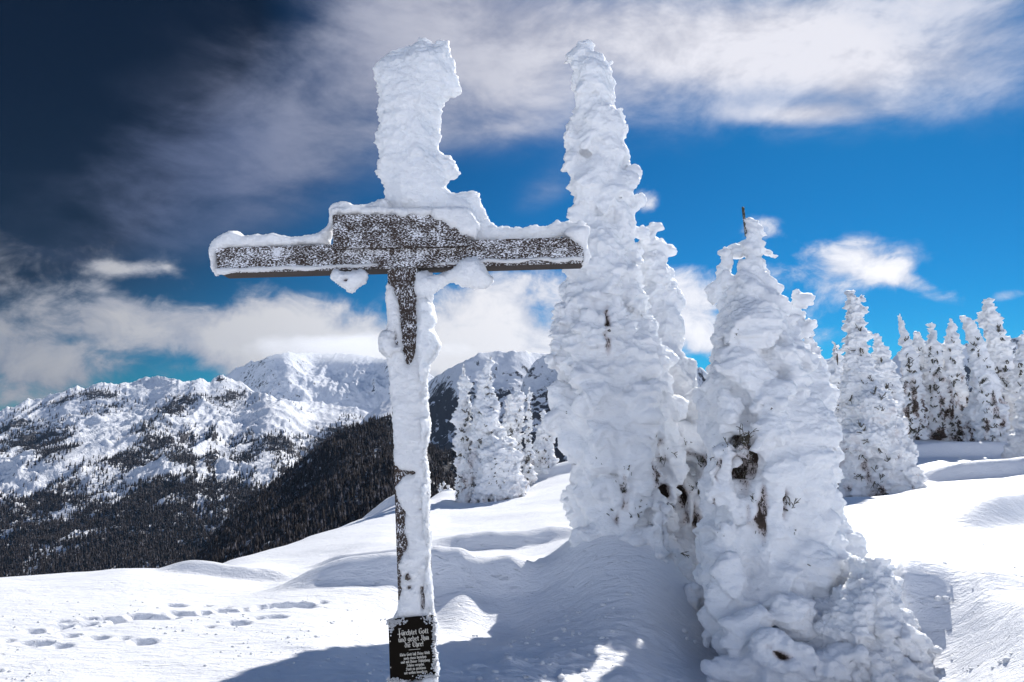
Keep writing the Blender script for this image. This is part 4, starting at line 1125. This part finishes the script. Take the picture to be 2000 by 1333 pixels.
def wood1(PX, T, x, y): return np.ones_like(PX)
def woodC(PX, T, x, y): return np.clip(0.75 - 0.5 * np.abs(T - 0.45) * 2 + 0.5 * fbm(x / 150, y / 150, 0 * x, 3, 5), 0, 1) * sstep(0.95, 0.7, T)


mtB, gB = mountain('wooded_spur', [(330, 1165), (420, 1045), (480, 985), (530, 950), (590, 905), (650, 850), (690, 828), (720, 815), (762, 796), (800, 822), (850, 885), (900, 902), (1000, 925), (1150, 940), (1400, 930), (1600, 930)],
                   1500, [(330, 1260), (1000, 1260), (1600, 1200)], 620, nu=420, nt=150, rib=0.05, ribk=60, rough=0.09, seed=5, curve=1.0, jag=2, mat=M_MT2, wood=wood1)
mtC, _ = mountain('clouded_mountain', [(640, 870), (760, 785), (835, 738), (870, 718), (900, 703), (940, 684), (1000, 680), (1070, 690), (1150, 720), (1400, 760)],
                  3300, [(640, 1000), (1400, 1000)], 2450, nu=300, nt=120, rib=0.05, ribk=40, rough=0.08, seed=8, jag=3, mat=M_MT, wood=woodC)
mtD0, _ = mountain('snowy_far_ridge', [(1480, 760), (1560, 715), (1610, 698), (1660, 690), (1700, 694), (1740, 702), (1800, 720), (1900, 740)], 6600, [(1480, 850), (1900, 850)], 5800, nu=160, nt=70, rib=0.06, ribk=45, rough=0.05, seed=28, jag=2, mat=M_MT)
mtC2, _ = mountain('shadowed_shoulder', [(930, 960), (985, 850), (1010, 790), (1022, 745), (1045, 712), (1062, 698), (1085, 690), (1130, 676), (1200, 670), (1290, 700), (1345, 722), (1368, 711), (1395, 740), (1450, 780), (1520, 830)],
                   2500, [(930, 1010), (1520, 1010)], 2000, nu=260, nt=100, rib=0.04, ribk=30, rough=0.05, seed=15, jag=3, mat=M_MT, wood=woodC)
mtD, _ = mountain('distant_range', [(1380, 760), (1480, 735), (1560, 722), (1620, 735), (1665, 728), (1700, 720), (1735, 706), (1760, 690), (1790, 668), (1815, 663), (1850, 676), (1890, 668), (1930, 668), (1965, 656), (2000, 660), (2100, 640), (2400, 600)],
                  4600, [(1380, 960), (2400, 960)], 4050, nu=380, nt=120, rib=0.06, ribk=45, rough=0.07, seed=18, jag=4, mat=M_MT, wood=woodC)
vf = mesh_np('valley_floor', [(-9000, -9000, -520), (9000, -9000, -520), (9000, 12000, -520), (-9000, 12000, -520)], [(0, 1, 2, 3)], M_MT2, False, None, {'wood': np.full(4, .8)})
vf['kind'] = 'structure'
lo = mesh_np('far_lowland', [(-40000, -40000, -560), (40000, -40000, -560), (40000, 40000, -560), (-40000, 40000, -560)], [(0, 1, 2, 3)], M_MT, False, None, {'wood': np.full(4, .3)})
lo['kind'] = 'structure'


def forest(name, grid, dens, n, hmin, hmax, seed, mat):
    PX, T, x, y, z = grid
    rs = np.random.RandomState(seed)
    nt_, nu_ = PX.shape
    a = rs.uniform(0, nt_ - 1.001, n * 3); b = rs.uniform(0, nu_ - 1.001, n * 3)
    i = a.astype(int); j = b.astype(int); fa = a - i; fb = b - j
    def bl(A): return (A[i, j] * (1 - fa) + A[i + 1, j] * fa) * (1 - fb) + (A[i, j + 1] * (1 - fa) + A[i + 1, j + 1] * fa) * fb
    d = bl(dens)
    keep = (rs.rand(n * 3) < d) & (bl(T) < 0.99)
    keep = np.where(keep)[0][:n]
    X = bl(x)[keep]; Y = bl(y)[keep]; Z = bl(z)[keep]
    m = len(keep)
    h = rs.uniform(hmin, hmax, m) * (0.55 + 0.45 * rs.rand(m)); r = h * rs.uniform(0.13, 0.20, m)
    ang = rs.uniform(0, 6.28, m)
    k = 5
    # two stacked skirts give a toothed conifer outline
    vs = []; fs = []
    for (z0, z1, rr) in ((0.05, 0.62, 1.0), (0.42, 1.0, 0.68)):
        ring = [np.stack([X + np.cos(ang + 6.283 * q / k) * r * rr, Y + np.sin(ang + 6.283 * q / k) * r * rr, Z + h * z0], -1) for q in range(k)]
        top = np.stack([X, Y, Z + h * z1], -1)
        base = len(vs)
        vs += ring + [top]
        for q in range(k): fs.append((base + q, base + (q + 1) % k, base + k))
    V = np.stack(vs, 1)
    nv = V.shape[1]
    Fc = (np.arange(m)[:, None, None] * nv + np.array(fs)[None]).reshape(-1, 3)
    o = mesh_np(name, V.reshape(-1, 3), Fc, mat, False)
    o['kind'] = 'stuff'
    return o


def forest_mat():
    m, k, b = new_mat("dark_conifers")
    g = k.n('ShaderNodeNewGeometry').outputs['Position']
    n = k.noise(g, 0.12, 5, 0.7)
    k.put(b.inputs['Base Color'], k.mix(k.ramp(n, 0.50, 0.72), (0.026, 0.020, 0.018, 1), (0.20, 0.19, 0.21, 1)))
    b.inputs['Roughness'].default_value = 0.95; b.inputs['Specular IOR Level'].default_value = 0.1
    return m


M_FOR = forest_mat()
fA = forest('forest', gA, woodA(gA[0], gA[1], gA[2], gA[3]) * np.clip(1.25 - gA[1], 0, 1), 52000, 14, 30, 1, M_FOR)
tag(fA, 'dark conifer forest with snowy clearings on the slopes below the snowy peaks', 'forest')
nB = np.clip(0.75 + 0.9 * fbm(gB[2] / 120, gB[3] / 120, 0 * gB[2], 4, 90), 0, 1)
fB = forest('forest', gB, nB, 26000, 11, 22, 2, M_FOR)
tag(fB, 'shaded bluish conifer forest on the dark spur directly behind the cross post', 'forest')
# ------------------------------------------------------------------ the air
hz = bpy.data.materials.new("mountain_air"); hz.use_nodes = True
ht = hz.node_tree; ht.nodes.clear()
pv = ht.nodes.new('ShaderNodeVolumePrincipled'); pv.inputs['Density'].default_value = 1.05e-5
pv.inputs['Color'].default_value = (0.34, 0.62, 1.0, 1); pv.inputs['Anisotropy'].default_value = 0.2
ho = ht.nodes.new('ShaderNodeOutputMaterial'); ht.links.new(pv.outputs[0], ho.inputs['Volume'])
bx = [(x, y, z) for x in (-8800, 8800) for y in (-8800, 9500) for z in (-561, 1150)]
haze = mesh_np('haze', bx, [(0, 1, 3, 2), (4, 6, 7, 5), (0, 4, 5, 1), (2, 3, 7, 6), (0, 2, 6, 4), (1, 5, 7, 3)], hz, False)
haze['kind'] = 'stuff'
# the cloud that wraps the heads of the middle mountains
def cloud(px, py, D, rx, ry, rz, dens, seed):
    m = bpy.data.materials.new("cloud_vapour"); m.use_nodes = True
    t = m.node_tree; t.nodes.clear(); k = NT(t)
    oc = k.n('ShaderNodeTexCoord').outputs['Object']
    wp = k.n('ShaderNodeNewGeometry').outputs['Position']
    d2 = k.vm('DOT_PRODUCT', oc, oc, out=1)
    nn = k.noise(k.scalemap(wp, (1, 1, 1.6), loc=(seed * 900, 0, 0)), 0.0022, 4, 0.6)
    v = k.m('ADD', k.m('SUBTRACT', 0.75, d2), k.m('MULTIPLY', k.m('SUBTRACT', nn, 0.5), 2.2))
    f = k.ramp(v, 0.1, 0.8, 0.0, dens)
    pv_ = k.n('ShaderNodeVolumePrincipled'); k.put(pv_.inputs['Density'], f)
    pv_.inputs['Color'].default_value = (0.97, 0.975, 0.99, 1); pv_.inputs['Anisotropy'].default_value = 0.35
    o_ = k.n('ShaderNodeOutputMaterial'); t.links.new(pv_.outputs[0], o_.inputs['Volume'])
    c = P(px, py, D)
    v0, f0 = ICO[3]
    o = mesh_np('cloud', v0, f0, m, True)
    o.location = c; o.scale = (rx, ry, rz); o['kind'] = 'stuff'
    tag(o, 'white cloud hanging over the heads of the middle mountains', 'cloud')
cloud(690, 684, 5300, 1200, 600, 150, 0.0020, 1)
S.cycles.volume_bounces = 5
